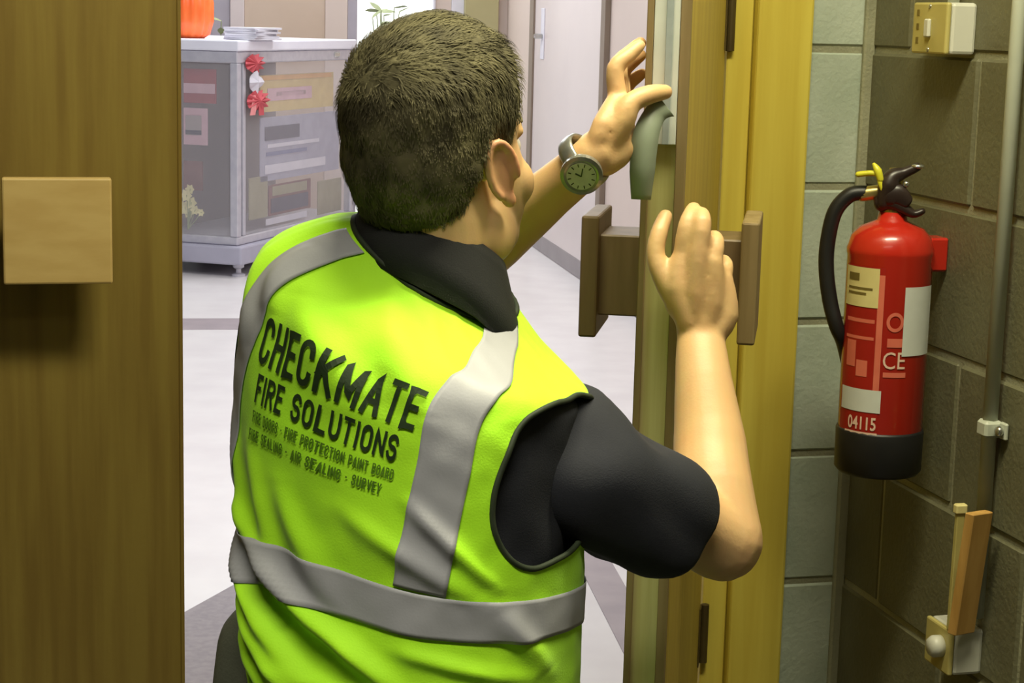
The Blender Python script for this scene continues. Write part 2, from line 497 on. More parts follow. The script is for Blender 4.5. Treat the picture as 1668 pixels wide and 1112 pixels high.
def wallpt(x, y=400):
    """point of the door wall's face under a picture column"""
    p = pxplane(x, y, D0, N)
    return p

def flat(p, z=0.0):
    return V((p.x, p.y, z))

CEIL = 2.50
corner = flat(wallpt(1400))
W = N.copy()                             # the right wall runs from the corner towards the camera
NW = -Q                                  # its outward face
# ---- floors and ceilings
def slab(name, pts, z0, z1, mt):
    n = len(pts)
    vs = [V((p.x, p.y, z0)) for p in pts] + [V((p.x, p.y, z1)) for p in pts]
    fs = [tuple(range(n - 1, -1, -1)), tuple(range(n, 2 * n))] + [(i, (i + 1) % n, n + (i + 1) % n, n + i) for i in range(n)]
    return tag(mk(name, vs, fs, mt), kind='structure')

rc = corner
near_right = rc + W * 5.0
near_left = rc - Q * 3.2 + W * 5.0
far_left = rc - Q * 3.2
slab('floor', [rc, near_right, near_left, far_left], -0.05, 0.0, M['vinyl'])
slab('ceiling', [rc, near_right, near_left, far_left], CEIL, CEIL + 0.05, M['ceil'])

# ---- right wall of painted blocks, each block its own piece
zc = [pxplane(1400, y, D0, N).z for y in (305, 520, 735)]
COURSE = (zc[0] - zc[2]) / 2
Z0 = zc[0] % COURSE - COURSE
BL = 0.44
wr = tag(box('wall_right', rc + Q * 0.0035 - W * 0.16, Q * 0.12, W * 5.16, Z * CEIL, M['mortar']), kind='structure')
def block(parent, o, along, length, out, z, h, mt, depth=0.012):
    g = 0.009
    z0 = max(z + g / 2, 0.0); z1 = min(z + h - g / 2, CEIL)
    if z1 - z0 < 0.02 or length < 0.03: return
    box('block', flat(o, z0) + along * (g / 2), along * (length - g), out * -0.03, Z * (z1 - z0), mt, parent, bevel=0.004)
rng = random.Random(3)
nc = int((CEIL - Z0) / COURSE) + 1
for i in range(nc):
    z = Z0 + i * COURSE
    s = -0.30 if i % 2 else -0.08
    while s < 3.3:
        s0 = max(s, 0.0)
        ln = s + BL - s0
        jit = rng.uniform(-0.0015, 0.0015)
        if ln > 0.03:
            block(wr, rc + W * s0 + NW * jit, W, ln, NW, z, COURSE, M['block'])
        s += BL
# ---- door wall: strip right of the frame, part left of the left door, lintel
frame_r = flat(wallpt(1282, 560))
frame_r_len = (rc - frame_r).dot(Q)
wf = tag(box('wall_front', frame_r - N * 0.135, Q * (frame_r_len + 0.02), N * 0.1315, Z * CEIL, M['mortar']), kind='structure')
for i in range(nc):
    z = Z0 + i * COURSE
    block(wf, frame_r + N * rng.uniform(-.001, .001), Q, frame_r_len + 0.004, N, z, COURSE, M['blocklit'])
# the smeared corner joint
tag(box('trim_1', rc - Q * 0.016 + N * 0.0, Q * 0.02, N * 0.012, Z * CEIL, M['mortar'], bevel=0.003), kind='structure')

# ---- door frame
hinge = flat(wallpt(1160, 560))
lead_l = flat(wallpt(298, 560))
DOORH = 2.06
GAP_W = (hinge - lead_l).dot(Q)
LEAF = 0.838
left_hinge = lead_l - Q * LEAF
# jamb on the right: lining (flush) + architrave
jamb_r = flat(wallpt(1205, 560))
arch_l = jamb_r
tr = thing('trim_2', flat(hinge), kind='structure')
box('jamb', hinge + Q * 0.004 - N * 0.10, Q * ((jamb_r - hinge).dot(Q) - 0.006), N * 0.10, Z * (DOORH + 0.035), M['pine'], tr, bevel=0.002)
box('jamb_back', jamb_r - Q * 0.004 - N * 0.10, Q * ((frame_r - jamb_r).dot(Q) + 0.006), N * 0.079, Z * (DOORH + 0.035), M['pine'], tr)
box('door_stop', hinge - Q * 0.014 - N * 0.10, Q * 0.019, N * 0.048, Z * DOORH, M['pine'], tr, bevel=0.002)
box('architrave', arch_l - N * 0.02, Q * ((frame_r - arch_l).dot(Q) + 0.012), N * 0.036, Z * (DOORH + 0.10), M['pine'], tr, bevel=0.005, seg=2)
box('jamb', left_hinge - Q * 0.038 - N * 0.10, Q * 0.034, N * 0.10, Z * (DOORH + 0.035), M['pine'], tr, bevel=0.002)
box('architrave', left_hinge - Q * 0.115 - N * 0.02, Q * 0.08, N * 0.036, Z * (DOORH + 0.10), M['pine'], tr, bevel=0.005, seg=2)
box('head_jamb', left_hinge - N * 0.10 + Z * (DOORH + 0.004), Q * (hinge - left_hinge).length, N * 0.10, Z * 0.034, M['pine'], tr, bevel=0.002)
box('head_architrave', left_hinge - Q * 0.035 - N * 0.02 + Z * (DOORH + 0.036), Q * ((hinge - left_hinge).length + 0.07), N * 0.036, Z * 0.07, M['pine'], tr, bevel=0.005, seg=2)
# wall left of the doors and over them
tag(box('wall_front_left', left_hinge - Q * 0.105 - N * 0.135, -Q * 1.5, N * 0.135, Z * CEIL, M['plaster']), kind='structure')
tag(box('wall_front_top', left_hinge - Q * 0.104 - N * 0.135 + Z * (DOORH + 0.1), Q * ((frame_r - left_hinge).length + 0.103), N * 0.134, Z * (CEIL - DOORH - 0.1), M['plaster']), kind='structure')
tag(box('wall_left', far_left - W * 0.13, -Q * 0.1, W * 5.13, Z * CEIL, M['plaster']), kind='structure')
tag(box('wall_back', near_left - Q * 0.1, Q * 3.4, W * 0.1, Z * CEIL, M['plaster']), kind='structure')

# ---- pull handle: square wooden plate standing off the door on a block
def pull_handle(parent, face_pt, out, along, size, zc, m_plate, m_block, stand=0.062, thick=0.022):
    """face_pt: point of the door's face under the plate's centre"""
    h = size / 2
    b = size * 0.335
    hb = box('handle_block', face_pt + Z * (zc - b) - along * b, along * (2 * b), out * (stand + 0.002), Z * (2 * b), m_block, parent, bevel=0.002)
    box('handle_plate', face_pt + out * stand + Z * (zc - h) - along * h, along * size, out * thick, Z * size, m_plate, hb, bevel=0.003, seg=2)

# ---- left door, closed
d1 = thing('door_1', lead_l - Q * LEAF, label='brown veneered door leaf standing closed with square pale pull plate', kind='structure')
box('leaf', lead_l + Z * 0.008 - Q * 0.006, -Q * (LEAF - 0.006), -N * 0.045, Z * (DOORH - 0.01), M['veneer'], d1, bevel=0.0015)
box('lipping', lead_l + Z * 0.008, -Q * 0.006, -N * 0.045, Z * (DOORH - 0.01), M['veneer'], d1, bevel=0.001)
PO = 0.084
pc = pxplane(94, 377, D0 + N * PO, N)
ps = (pxplane(184, 377, D0 + N * PO, N) - pxplane(5, 377, D0 + N * PO, N)).length
pull_handle(d1, flat(pc) - N * PO, N, Q, ps, pc.z, M['beech'], M['darkbeech'])
ZH = pc.z
# ---- right door, swung open towards the camera
YE = 2.10
eR = px(1105, 556, YE); eR = flat(eR)
L = (eR - hinge); LEAFR = L.length; L.normalize()          # along the leaf, from the hinge to the leading edge
NR = V((-L.y, L.x, 0))                                     # face that looks right
if NR.x < 0: NR = -NR
TH = 0.050
d2 = thing('door_2', hinge, label='amber pine door leaf swung open, seen edge on', kind='structure')
gw, gd = 0.030, 0.007                                       # groove for the seal in the leading edge
e0 = hinge + L * (LEAFR - 0.012)
box('leaf', hinge + Z * 0.008, L * (LEAFR - 0.012), -NR * TH, Z * (DOORH - 0.01), M['leafpine'], d2, bevel=0.0015)
g0 = TH * 0.24
box('lipping', e0 + Z * 0.008, L * 0.012, -NR * g0, Z * (DOORH - 0.01), M['edge'], d2, bevel=0.001)
box('lipping', e0 + Z * 0.008 - NR * (g0 + gw), L * 0.012, -NR * (TH - g0 - gw), Z * (DOORH - 0.01), M['edge'], d2, bevel=0.001)
box('seal_groove', e0 + Z * 0.008 - NR * g0, L * 0.005, -NR * gw, Z * (DOORH - 0.01), M['rawwood'], d2)
hp = hinge + L * (LEAFR - 0.215)
pull_handle(d2, hp - NR * TH, -NR, L, ps, px(975, 462, 2.2).z, M['darkbeech'], M['darkbeech'])  # plate given a darker colour because it stands in shadow
pull_handle(d2, hp, NR, L, ps, px(975, 462, 2.2).z, M['edge'], M['darkbeech'])  # same plate as on the left door, shade put into its colour
for yy in (30, 1032):
    c = pxplane(1187 - 47 * (yy - 40) / 990, yy, hinge + NR * 0.004 + N * 0.006, N)
    hg = thing_h = mk('hinge', *lathe_data([(0.001, -0.052), (0.007, -0.05), (0.007, 0.05), (0.001, 0.052)], hinge + NR * 0.006 + N * 0.004 + Z * c.z, n=14), M['hinge'], d2, smooth=False)
    box('hinge_leaf', hinge + NR * 0.0003 + L * 0.003 + Z * (c.z - 0.05), L * 0.030, NR * 0.002, Z * 0.1, M['hinge'], hg)

# ---- the corridor beyond
fa, fb = pxfloor(870, 400), pxfloor(945, 452)
CD = (fa - fb).normalized()                                 # corridor's direction, away
CR = V((CD.y, -CD.x, 0))                                    # to its right
back_c = pxfloor(852, 390) + CD * 0.9
floor_back = back_c - CR * 6 + CD * 0.4
nr = fb - CD * ((fb - flat(rc)).dot(CD) - 0.1)
frontL = flat(left_hinge) - Q * 2.2 - N * 0.07
frontR = flat(rc) - N * 0.07 + Q * 1.3
slab('floor_corridor', [frontR, back_c + CR * 0.3 + CD * 0.4, floor_back, frontL], -0.05, 0.0, M['corrfloor'])
slab('ceiling_corridor', [frontR, back_c + CR * 0.3 + CD * 0.4, floor_back, frontL], 2.72, 2.78, M['ceil'])
wc = tag(box('wall_corridor', fb - CD * 7.3, CR * 0.1, CD * ((back_c - fb).dot(CD) + 7.3), Z * 2.72, M['corrwall']), kind='structure')
bb = tag(box('baseboard_right', fb - CD * 7.3 - CR * 0.012, CR * 0.012, CD * ((back_c - fb).dot(CD) + 7.3), Z * 0.10, M['skirt'], bevel=0.003), kind='structure')
def wcp(x, y=300):
    return flat(pxplane(x, y, fb, CR))
# door in the corridor's right wall
a, b = wcp(984), wcp(867)
d3 = thing('door_3', flat(a), label='mauve laminate door in the far corridor wall', kind='structure')
box('leaf', a - CR * 0.018, CR * 0.03, b - a, Z * 2.05, M['corrdoor'], d3, bevel=0.002)
for p, wd in ((a - CD * 0.03, 0.10), (b - CD * 0.05, 0.13)):
    box('door_frame', p - CR * 0.03, CR * 0.03, CD * wd, Z * 2.12, M['darkframe'], d3, bevel=0.003)
box('kick_plate', a - CR * 0.021 + Z * 0.002, CR * 0.004, b - a, Z * 0.10, M['skirt'], d3, bevel=0.001)
box('door_frame', a - CR * 0.03 + Z * 2.05, CR * 0.03, b - a, Z * 0.07, M['darkframe'], d3, bevel=0.003)
hpnt = flat(pxplane(892, 58, fb, CR))
hz = pxplane(892, 58, fb, CR).z
hd = box('push_plate', hpnt - CR * 0.024 + Z * (hz - 0.14), CR * 0.006, CD * 0.10, Z * 0.30, M['paper'], d3, bevel=0.002)
box('door_handle', hpnt - CR * 0.075 + Z * (hz - 0.02) + CD * 0.03, CR * 0.052, CD * 0.03, Z * 0.03, M['chrome'], hd, bevel=0.006)
# end wall
EB = back_c
def ebp(x, y=200):
    return pxplane(x, y, EB, CD)
def ebx(x): return flat(ebp(x))
wb = thing('wall_end', flat(ebx(858)), kind='structure')
def strip(nm, x0, x1, z0, z1, proud, mt, parent, bev=0.003):
    p, q = ebx(x0), ebx(x1)
    return box(nm, p - CD * proud + Z * z0, q - p, CD * (proud + 0.1), Z * (z1 - z0), mt, parent, bevel=bev)
strip('wall_panel', 706, 732, 0, 2.72, 0.0, M['corrwall'], wb)
strip('wall_panel', 732, 752, 0, 2.72, 0.012, M['paper'], wb)
strip('column', 752, 806, 0, 2.72, 0.06, M['olive'], wb)
strip('wall_panel', 806, 876, 0, 2.72, 0.0, M['corrwall'], wb)
strip('wall_panel', 345, 375, 0, 2.72, 0.01, M['greyframe'], wb)
strip('wall_panel', -700, 90, 0, 2.72, 0.0, M['corrwall'], wb)
strip('corner_post', 853, 864, 0, 2.72, 0.10, M['darkframe'], wb)
# glazed openings with daylight behind
for wi, (x0, x1) in enumerate(((576, 706), (90, 345))):
    wn = thing('window_%d' % (wi + 1), flat(ebx(x0)), kind='structure')
    strip('pane', x0 + 4, x1 - 4, 0.05, 2.45, -0.03, M['daylight'], wn, 0)
    strip('window_frame', x0 - 12 if wi == 0 else x0, x0 + 4, 0, 2.5, 0.02, M['greyframe'], wn)
    strip('window_frame', x1 - 4, x1, 0, 2.5, 0.02, M['greyframe'] if wi else M['paper'], wn)
    strip('window_frame', x0 + 4, x1 - 4, 2.45, 2.72, 0.02, M['greyframe'], wn)
    strip('window_frame', x0 + 4, x1 - 4, 0, 0.05, 0.02, M['greyframe'], wn)
d4 = thing('door_4', flat(ebx(400)), label='wide beige flush door in the end wall behind the display case', kind='structure')
strip('leaf', 398, 528, 0.01, 2.72, 0.02, M['corrwall2'], d4)
strip('door_frame', 375, 398, 0, 2.72, 0.03, M['corrdoor'], d4)
strip('door_frame', 528, 564, 0, 2.72, 0.03, M['corrwall'], d4)
# bands let into the floor
def band(x0, y0, x1, y1, wid, ext0=0.0, ext1=0.0):
    p, q = pxfloor(x0, y0), pxfloor(x1, y1)
    t = (q - p).normalized(); s = V((-t.y, t.x, 0))
    if s.x < 0: s = -s
    return tag(box('floor_band', p - t * ext0 - s * wid / 2 - Z * 0.004, t * ((q - p).length + ext0 + ext1), s * wid, Z * 0.006, M['floorband'], bevel=0.001), kind='structure')
band(975, 928, 1030, 1030, 0.09, 0.5, 1.2)
p = pxfloor(340, 519); 
tag(box('floor_band', p - CR * 1.6 - Z * 0.004, CR * 3.0, -CD * 0.30, Z * 0.006, M['floorband'], bevel=0.001), kind='structure')

# ================================================================== THINGS IN THE CORRIDOR
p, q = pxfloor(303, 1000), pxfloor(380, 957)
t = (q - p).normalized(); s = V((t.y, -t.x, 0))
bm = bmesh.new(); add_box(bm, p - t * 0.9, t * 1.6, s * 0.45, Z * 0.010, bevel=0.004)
tag(mkbm('floor_shade', bm, M['floorshade']), 'mauve grey patch standing in for shade on the pale corridor floor just past the doorway', 'mat')  # thin darker slab standing in for shade on the floor

# ---- glazed display case
c0 = pxfloor(390, 452)
T1 = V((0.32, 1, 0)).normalized()                            # along the long glass side
T2 = V((-T1.y, T1.x, 0))                                     # along the short side, to the left
LEN, WID = 1.56, 0.95
case = thing('display_case', c0, 'aluminium and glass display case with notices inside, in the bright corridor', 'display case')
zt = px(385, 66, c0.y).z
def cz(y): return px(392, y, c0.y).z
zp0, zp1, zg0, zg1 = cz(432), cz(402), cz(388), cz(104)
ci = c0 + T1 * 0.02 + T2 * 0.02
box('plinth', c0 - T1 * 0.02 - T2 * 0.02 + Z * zp0, T1 * (LEN + 0.1), T2 * (WID + 0.04), Z * (zp1 - zp0), M['plinth'], case, bevel=0.01, seg=2)
box('base_rail', ci + Z * zp1, T1 * LEN, T2 * WID, Z * (zg0 - zp1), M['alu'], case, bevel=0.006)
box('top_rail', ci + Z * zg1, T1 * LEN, T2 * WID, Z * (cz(84) - zg1), M['alu'], case, bevel=0.006)
box('counter_top', ci - T1 * 0.01 - T2 * 0.01 + Z * cz(84), T1 * (LEN + 0.02), T2 * (WID + 0.02), Z * (zt - cz(84)), M['counter'], case, bevel=0.008, seg=2)
for (u, v) in ((0, 0), (1, 0), (0, 1), (1, 1)):
    o = ci + T1 * (u * (LEN - 0.045)) + T2 * (v * (WID - 0.045)) + Z * zg0
    box('corner_post', o, T1 * 0.045, T2 * 0.045, Z * (zg1 - zg0), M['alu'], case, bevel=0.004)
box('corner_post', ci + T1 * 0.075 + T2 * 0.003 + Z * zg0, T1 * 0.03, T2 * 0.035, Z * (zg1 - zg0), M['alu'], case, bevel=0.004)
for (u, v) in ((0.03, 0.03), (0.95, 0.03), (0.03, 0.93), (0.95, 0.93)):
    ft = c0 + T1 * (u * LEN) + T2 * (v * WID)
    mk('foot', *lathe_data([(0.035, 0), (0.035, 0.012), (0.014, 0.02), (0.014, zp0 * 0.6), (0.03, zp0 * 0.75), (0.03, zp0 + 0.004)], ft, n=16), M['alu'], case)
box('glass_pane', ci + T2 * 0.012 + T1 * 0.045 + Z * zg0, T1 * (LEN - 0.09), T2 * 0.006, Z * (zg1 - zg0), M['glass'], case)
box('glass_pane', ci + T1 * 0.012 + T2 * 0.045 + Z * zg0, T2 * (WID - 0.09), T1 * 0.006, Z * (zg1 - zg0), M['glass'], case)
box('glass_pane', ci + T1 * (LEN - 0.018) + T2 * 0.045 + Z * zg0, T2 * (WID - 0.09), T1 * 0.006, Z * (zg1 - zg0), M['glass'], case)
box('back_panel', ci + T2 * (WID * 0.52) + T1 * 0.045 + Z * zg0, T1 * (LEN - 0.09), T2 * 0.02, Z * (zg1 - zg0), M['cabback'], case)
box('lock', ci + T1 * (LEN * 0.8) - T2 * 0.012 + Z * (cz(84) - 0.045), T1 * 0.07, T2 * 0.02, Z * 0.03, M['chrome'], case, bevel=0.006)

# notices standing in the case, behind the long glass side / the short glass side
def notice(nm, x0, y0, x1, y1, mt, label, side=0, depth=0.05, tk=0.006, cat='notice', extra=None):
    if side == 0:
        P0, n = ci + T2 * depth, T2; along = T1
    else:
        P0, n = ci + T1 * depth, T1; along = -T2
    a, b = pxplane(x0, (y0 + y1) / 2, P0, n), pxplane(x1, (y0 + y1) / 2, P0, n)
    za, zb = pxplane((x0 + x1) / 2, y1, P0, n).z, pxplane((x0 + x1) / 2, y0, P0, n).z
    o = thing(nm, V((a.x, a.y, za)), label, cat)
    box('board', V((a.x, a.y, za)), flat(b) - flat(a), n * tk, Z * (zb - za), mt, o, bevel=0.001)
    for e in (extra or []):
        ex0, ey0, ex1, ey1, em, en = e
        P1 = P0 - n * 0.003
        a, b = pxplane(ex0, (ey0 + ey1) / 2, P1, n), pxplane(ex1, (ey0 + ey1) / 2, P1, n)
        za, zb = pxplane((ex0 + ex1) / 2, ey1, P1, n).z, pxplane((ex0 + ex1) / 2, ey0, P1, n).z
        box(en, V((a.x, a.y, za)), flat(b) - flat(a), n * 0.002, Z * (zb - za), em, o)
    return o
notice('notice_board', 424, 120, 543, 178, M['noteyellow'], 'yellow framed notice at the top of the long glass side of the display case',
       extra=[(428, 121, 540, 128, M['noteyellow2'], 'border'), (436, 142, 508, 162, M['notepink'], 'printed_panel'), (450, 148, 498, 155, M['noteolive'], 'lettering_line')])
notice('information_sheet', 424, 186, 552, 286, M['notegrey'], 'grey sheet with a dark picture below the yellow notice in the display case',
       extra=[(432, 204, 488, 226, M['notedark'], 'picture'), (436, 230, 520, 236, M['paper'], 'lettering_line'), (434, 244, 500, 250, M['noteblue'], 'lettering_line'), (432, 262, 530, 276, M['paper'], 'lettering_line')])
notice('picture_board', 438, 296, 506, 345, M['notebrown'], 'brown and dark blue picture low behind the long glass side of the display case',
       extra=[(444, 299, 500, 314, M['noteolive'], 'picture'), (442, 318, 502, 341, M['notedark'], 'picture')])
notice('paper_strip', 434, 350, 500, 360, M['paper'], 'narrow white paper strip along the bottom of the display case', cat='paper')
notice('olive_poster', 518, 292, 556, 346, M['noteolive'], 'tall olive poster at the right end of the display case')
notice('olive_card', 406, 288, 436, 356, M['noteolive'], 'small olive grey card beside the corner post inside the display case', cat='card')
notice('red_notice', 299, 112, 352, 168, M['notered'], 'dark red notice behind the short glass side of the display case', side=1, depth=0.06,
       extra=[(299, 136, 350, 152, M['notepink'], 'lettering_line')])
notice('pink_frame', 299, 176, 338, 236, M['notepink'], 'pink framed picture under the dark red notice in the display case', side=1, depth=0.06, cat='picture',
       extra=[(302, 188, 328, 220, M['cabback'], 'picture'), (302, 212, 328, 219, M['notedark'], 'lettering_line')])
notice('brown_card', 299, 262, 330, 310, M['notebrown'], 'brown card above the cream flowers in the display case', side=1, depth=0.10, cat='card')
# cream flowers at the bottom of the case
P0 = ci + T1 * 0.045
fl = thing('cream_flowers', pxplane(306, 376, P0, T1), 'small bunch of cream artificial flowers low in the display case corner', 'flowers')
fr = random.Random(5)
for (x, y, r) in ((304, 318, .018), (310, 308, .014), (312, 330, .018), (302, 338, .02), (318, 342, .014), (308, 346, .016), (328, 346, .011)):
    c = pxplane(x, y, P0 + T1 * fr.uniform(-.01, .03), T1)
    bm = bmesh.new()
    for k in range(6):
        an = k * math.pi / 3
        d = T2 * math.cos(an) + Z * math.sin(an)
        cc = c + d * r * 1.1
        vs = [bm.verts.new(c), bm.verts.new(cc + d.cross(T1) * r * .8 - T1 * .004), bm.verts.new(c + d * r * 2.1 - T1 * .008), bm.verts.new(cc - d.cross(T1) * r * .8 - T1 * .004)]
        bm.faces.new(vs)
    mkbm('blossom', bm, M['flower'], fl)
    tube('stem', [c, c * 0.5 + pxplane(306, 372, P0, T1) * 0.5 + T1 * .01, pxplane(306, 374, P0, T1)], 0.003, M['leaf'], fl, n=6)
# red and white ribbon rosette tied to the case's corner
P1 = ci - T2 * 0.012
rb = thing('ribbon_rosette', pxplane(416, 190, P1, T2), 'red and white ribbon rosette hung on the corner of the display case', 'rosette')
def disc(nm, x, y, rx, ry, mt, par, petals=10):
    c = pxplane(x, y, P1, T2); k = c.y / FPX
    vs, fs = [c - T2 * 0.02], []
    n = petals * 4
    for i in range(n):
        a = 2 * math.pi * i / n
        rr = 1 + 0.12 * math.cos(petals * a)
        vs.append(c + T1 * (rx * k * rr * 3.0 * math.cos(a)) + Z * (ry * k * rr * math.sin(a)) - T2 * (0.008 * math.cos(petals * a)))
    for i in range(n):
        fs.append((0, 1 + i, 1 + (i + 1) % n))
    o = mk(nm, vs, fs, mt, par)
    so = o.modifiers.new('s', 'SOLIDIFY'); so.thickness = 0.004
    return o
disc('rosette', 415, 103, 11, 14, M['ribbonred'], rb)
disc('rosette', 417, 134, 8, 17, M['paper'], rb, 4)
disc('rosette', 420, 164, 13, 16, M['ribbonred'], rb)
for dx, mt_ in ((-4, M['ribbonpink']), (4, M['ribbonred'])):
    a = pxplane(417 + dx, 155, P1 - T2 * .006, T2); b = pxplane(415 + dx * 1.8, 188, P1 - T2 * .01, T2)
    box('ribbon_tail', a, T1 * 0.06, T2 * 0.003, b - a, mt_, rb)
# on the counter top
cp = px(412, 62, c0.y + 0.25)
bt = V((cp.x, cp.y, zt + 0.001))
bk = thing('leaflet_stack', bt, 'low stack of white leaflets lying on the display case top', 'papers')
for i in range(6):
    a = 0.05 * ((i * 7) % 5 - 2)
    t1 = T1 * math.cos(a) + T2 * math.sin(a); t2 = T2 * math.cos(a) - T1 * math.sin(a)
    box('leaflet', bt - t1 * 0.1 - t2 * 0.07 + Z * (i * 0.011), t1 * 0.28, t2 * 0.19, Z * 0.0105, M['paper'], bk, bevel=0.001)
# orange ribbed glass jar on the left of the case top
ob = ci + T2 * 0.52 + T1 * 0.30
ob = V((px(306, 50, ob.y).x, ob.y, zt + 0.001))
oj = thing('orange_jar', ob, 'bright orange ribbed glass jar standing on the display case', 'jar')
prof = [(0.085, 0.0), (0.115, 0.02), (0.135, 0.09), (0.135, 0.19), (0.115, 0.27), (0.07, 0.32), (0.06, 0.345), (0.072, 0.36)]
vs, fs = lathe_data(prof, ob, n=64)
vs = [ob + V(((v - ob).x * (1 + 0.05 * math.cos(16 * math.atan2((v - ob).y, (v - ob).x))), (v - ob).y * (1 + 0.05 * math.cos(16 * math.atan2((v - ob).y, (v - ob).x))), (v - ob).z)) for v in vs]
mk('jar_body', vs, fs, M['orange'], oj, smooth=True)
mk('lid', *lathe_data([(0.074, 0.36), (0.074, 0.385), (0.03, 0.40), (0.02, 0.42), (0.001, 0.425)], ob, n=32), M['orange'], oj, smooth=True)

# ---- pot plants in front of the windows
def leaf_mesh(ln, wd):
    vs, fs = [], []
    for i in range(5):
        t = i / 4
        h = wd * math.sin(math.pi * min(0.98, 0.06 + t * 0.92)) ** 0.8
        vs += [V((-h, t * ln, -0.1 * ln * t * t)), V((0, t * ln, 0.02 * ln - 0.1 * ln * t * t)), V((h, t * ln, -0.1 * ln * t * t))]
    for i in range(4):
        for j in range(2):
            k = i * 3 + j
            fs.append((k, k + 1, k + 4, k + 3))
    return vs, fs
def plant(base, top, spread, nst, label, seed):
    r = random.Random(seed)
    pl = thing('pot_plant', base, label, 'plant')
    mk('pot', *lathe_data([(0.11, 0), (0.15, 0.26), (0.16, 0.26), (0.16, 0.30), (0.14, 0.30), (0.135, 0.27), (0.001, 0.27)], base, n=28), M['pot'], pl)
    lv, lf = leaf_mesh(0.10, 0.024)
    lme = bpy.data.meshes.new('leaf')
    lme.from_pydata([tuple(v) for v in lv], [], lf); lme.materials.append(M['leaf'])
    for s in range(nst):
        an = r.uniform(0, 6.28); sp = r.uniform(0.2, 1) * spread
        p1 = base + V((math.cos(an) * sp * .3, math.sin(an) * sp * .3, top * 0.5)); p2 = base + V((math.cos(an) * sp, math.sin(an) * sp, top * r.uniform(0.8, 1.0)))
        p0 = base + Z * 0.26
        tube('stem', [p0, p1, p2], [0.008, 0.006, 0.003], M['leaf'], pl, n=6, sub=4)
        for k in range(11):
            t = 0.35 + 0.65 * k / 10
            c = p0 * (1 - t) ** 2 + p1 * 2 * t * (1 - t) + p2 * t * t
            o = bpy.data.objects.new('leaf', lme); COL.objects.link(o); o.parent = pl
            o.location = c - base
            o.rotation_euler = (r.uniform(-.5, .9), r.uniform(-.5, .5), r.uniform(0, 6.28))
            sc = r.uniform(0.7, 1.3); o.scale = (sc, sc, sc)
b0 = ebx(618) - CD * 0.55
plant(b0, px(618, 10, b0.y).z, 0.20, 12, 'tall leafy pot plant against the bright window behind the man', 4)
b0 = ebx(352) - CD * 0.55
plant(b0, px(352, 14, b0.y).z, 0.12, 5, 'leafy pot plant behind the orange jar and display case', 9)

# ================================================================== THINGS ON THE RIGHT WALL
def wallr(x, y, out=0.0):
    """point in front of the right wall, out metres off its face"""
    return pxplane(x, y, rc + NW * out, NW)

# ---- conduit with saddle clips
c = wallr(1612, 697, 0.016)
cb = flat(c)
ztop, zbot = CEIL - 0.02, wallr(1584, 1000, 0.016).z
cn = thing('conduit', V((cb.x, cb.y, zbot)), 'thin grey painted conduit running down the block wall', 'conduit')
tube('pipe', [V((cb.x, cb.y, zbot)), V((cb.x, cb.y, ztop))], 0.0105, M['pipe'], cn, n=18, round_ends=False)
for zz in (c.z, c.z + 0.95):
    p = V((cb.x, cb.y, zz))
    cl = box('saddle_clip', p - NW * 0.014 - W * 0.014 - Z * 0.012, W * 0.028, NW * 0.028, Z * 0.024, M['pipe'], cn, bevel=0.004)
    box('clip_tab', p - NW * 0.013 + W * 0.013 - Z * 0.012, W * 0.018, NW * 0.006, Z * 0.024, M['pipe'], cl, bevel=0.002)
    sp = p + W * 0.022 - NW * 0.004
    vs, fs = ellipsoid_data(sp + NW * 0.002, [W * 0.008, Z * 0.008, NW * 0.006], 14, 8)
    mk('screw', vs, fs, M['chrome'], cl, smooth=True)

# ---- surface boxes
def surface_box(nm, near_pt, wid, hgt, dep, label, cat, knob=False):
    """near_pt: lower corner on the wall at the end nearest to the camera"""
    o = thing(nm, near_pt, label, cat)
    box('back_box', near_pt, -W * wid, NW * dep, Z * hgt, M['boxwhite'], o, bevel=0.005, seg=2)
    fp = box('face_plate', near_pt + NW * dep + W * 0.0 + Z * 0.0, -W * wid, NW * 0.008, Z * hgt, M['boxcream'], o, bevel=0.003, seg=2)
    f0 = near_pt + NW * (dep + 0.008)
    if knob:
        vs, fs = lathe_data([(0.016, 0), (0.016, 0.012), (0.012, 0.018), (0.001, 0.019)], V((0, 0, 0)), n=24)
        ctr = f0 - W * (wid * 0.35) + Z * (hgt * 0.55)
        vs = [ctr + W * v.x + Z * v.y + NW * v.z for v in vs]
        mk('knob', vs, fs, M['boxwhite'], fp, smooth=True)
    else:
        box('rocker', f0 - W * (wid * 0.42) + Z * (hgt * 0.32), -W * (wid * 0.14), NW * 0.006, Z * (hgt * 0.36), M['boxwhite'], fp, bevel=0.002)
        for k in range(3):
            box('pin_slot', f0 - W * (wid * 0.80) + Z * (hgt * (0.2 + 0.27 * k)), -W * (wid * 0.07), NW * 0.0008, Z * (hgt * 0.12), M['inkdark'], fp)
        for k in (0.08, 0.92):
            ctr = f0 - W * (wid * 0.5) + Z * (hgt * k)
            mk('screw', *ellipsoid_data(ctr, [W * 0.004, Z * 0.004, NW * 0.002], 10, 6), M['chrome'], fp, smooth=True)
    return o
p0 = wallr(1588, 90); pt = wallr(1588, 6)
surface_box('switch_box', p0, 0.105, (pt - p0).length, 0.040, 'white surface switch box with face tinted cream for yellow light, high on the block wall', 'switch box')
tp = wallr(1566, 0, 0.02)
tag(tube('cable_drop', [flat(p0, pt.z) - W * 0.04 + NW * 0.018, V((0, 0, CEIL - 0.02)) + flat(p0) - W * 0.04 + NW * 0.018], 0.0085, M['pipe'], n=14, round_ends=False),
    'short grey conduit rising from the top of the white switch box', 'conduit')
p0 = wallr(1598, 1098); pt = wallr(1598, 1022)
LB = p0.copy(); LBH = (pt - p0).length
surface_box('fused_spur_box', p0, 0.075, LBH, 0.045, 'white surface box with round knob below the wooden slat', 'switch box', knob=True)
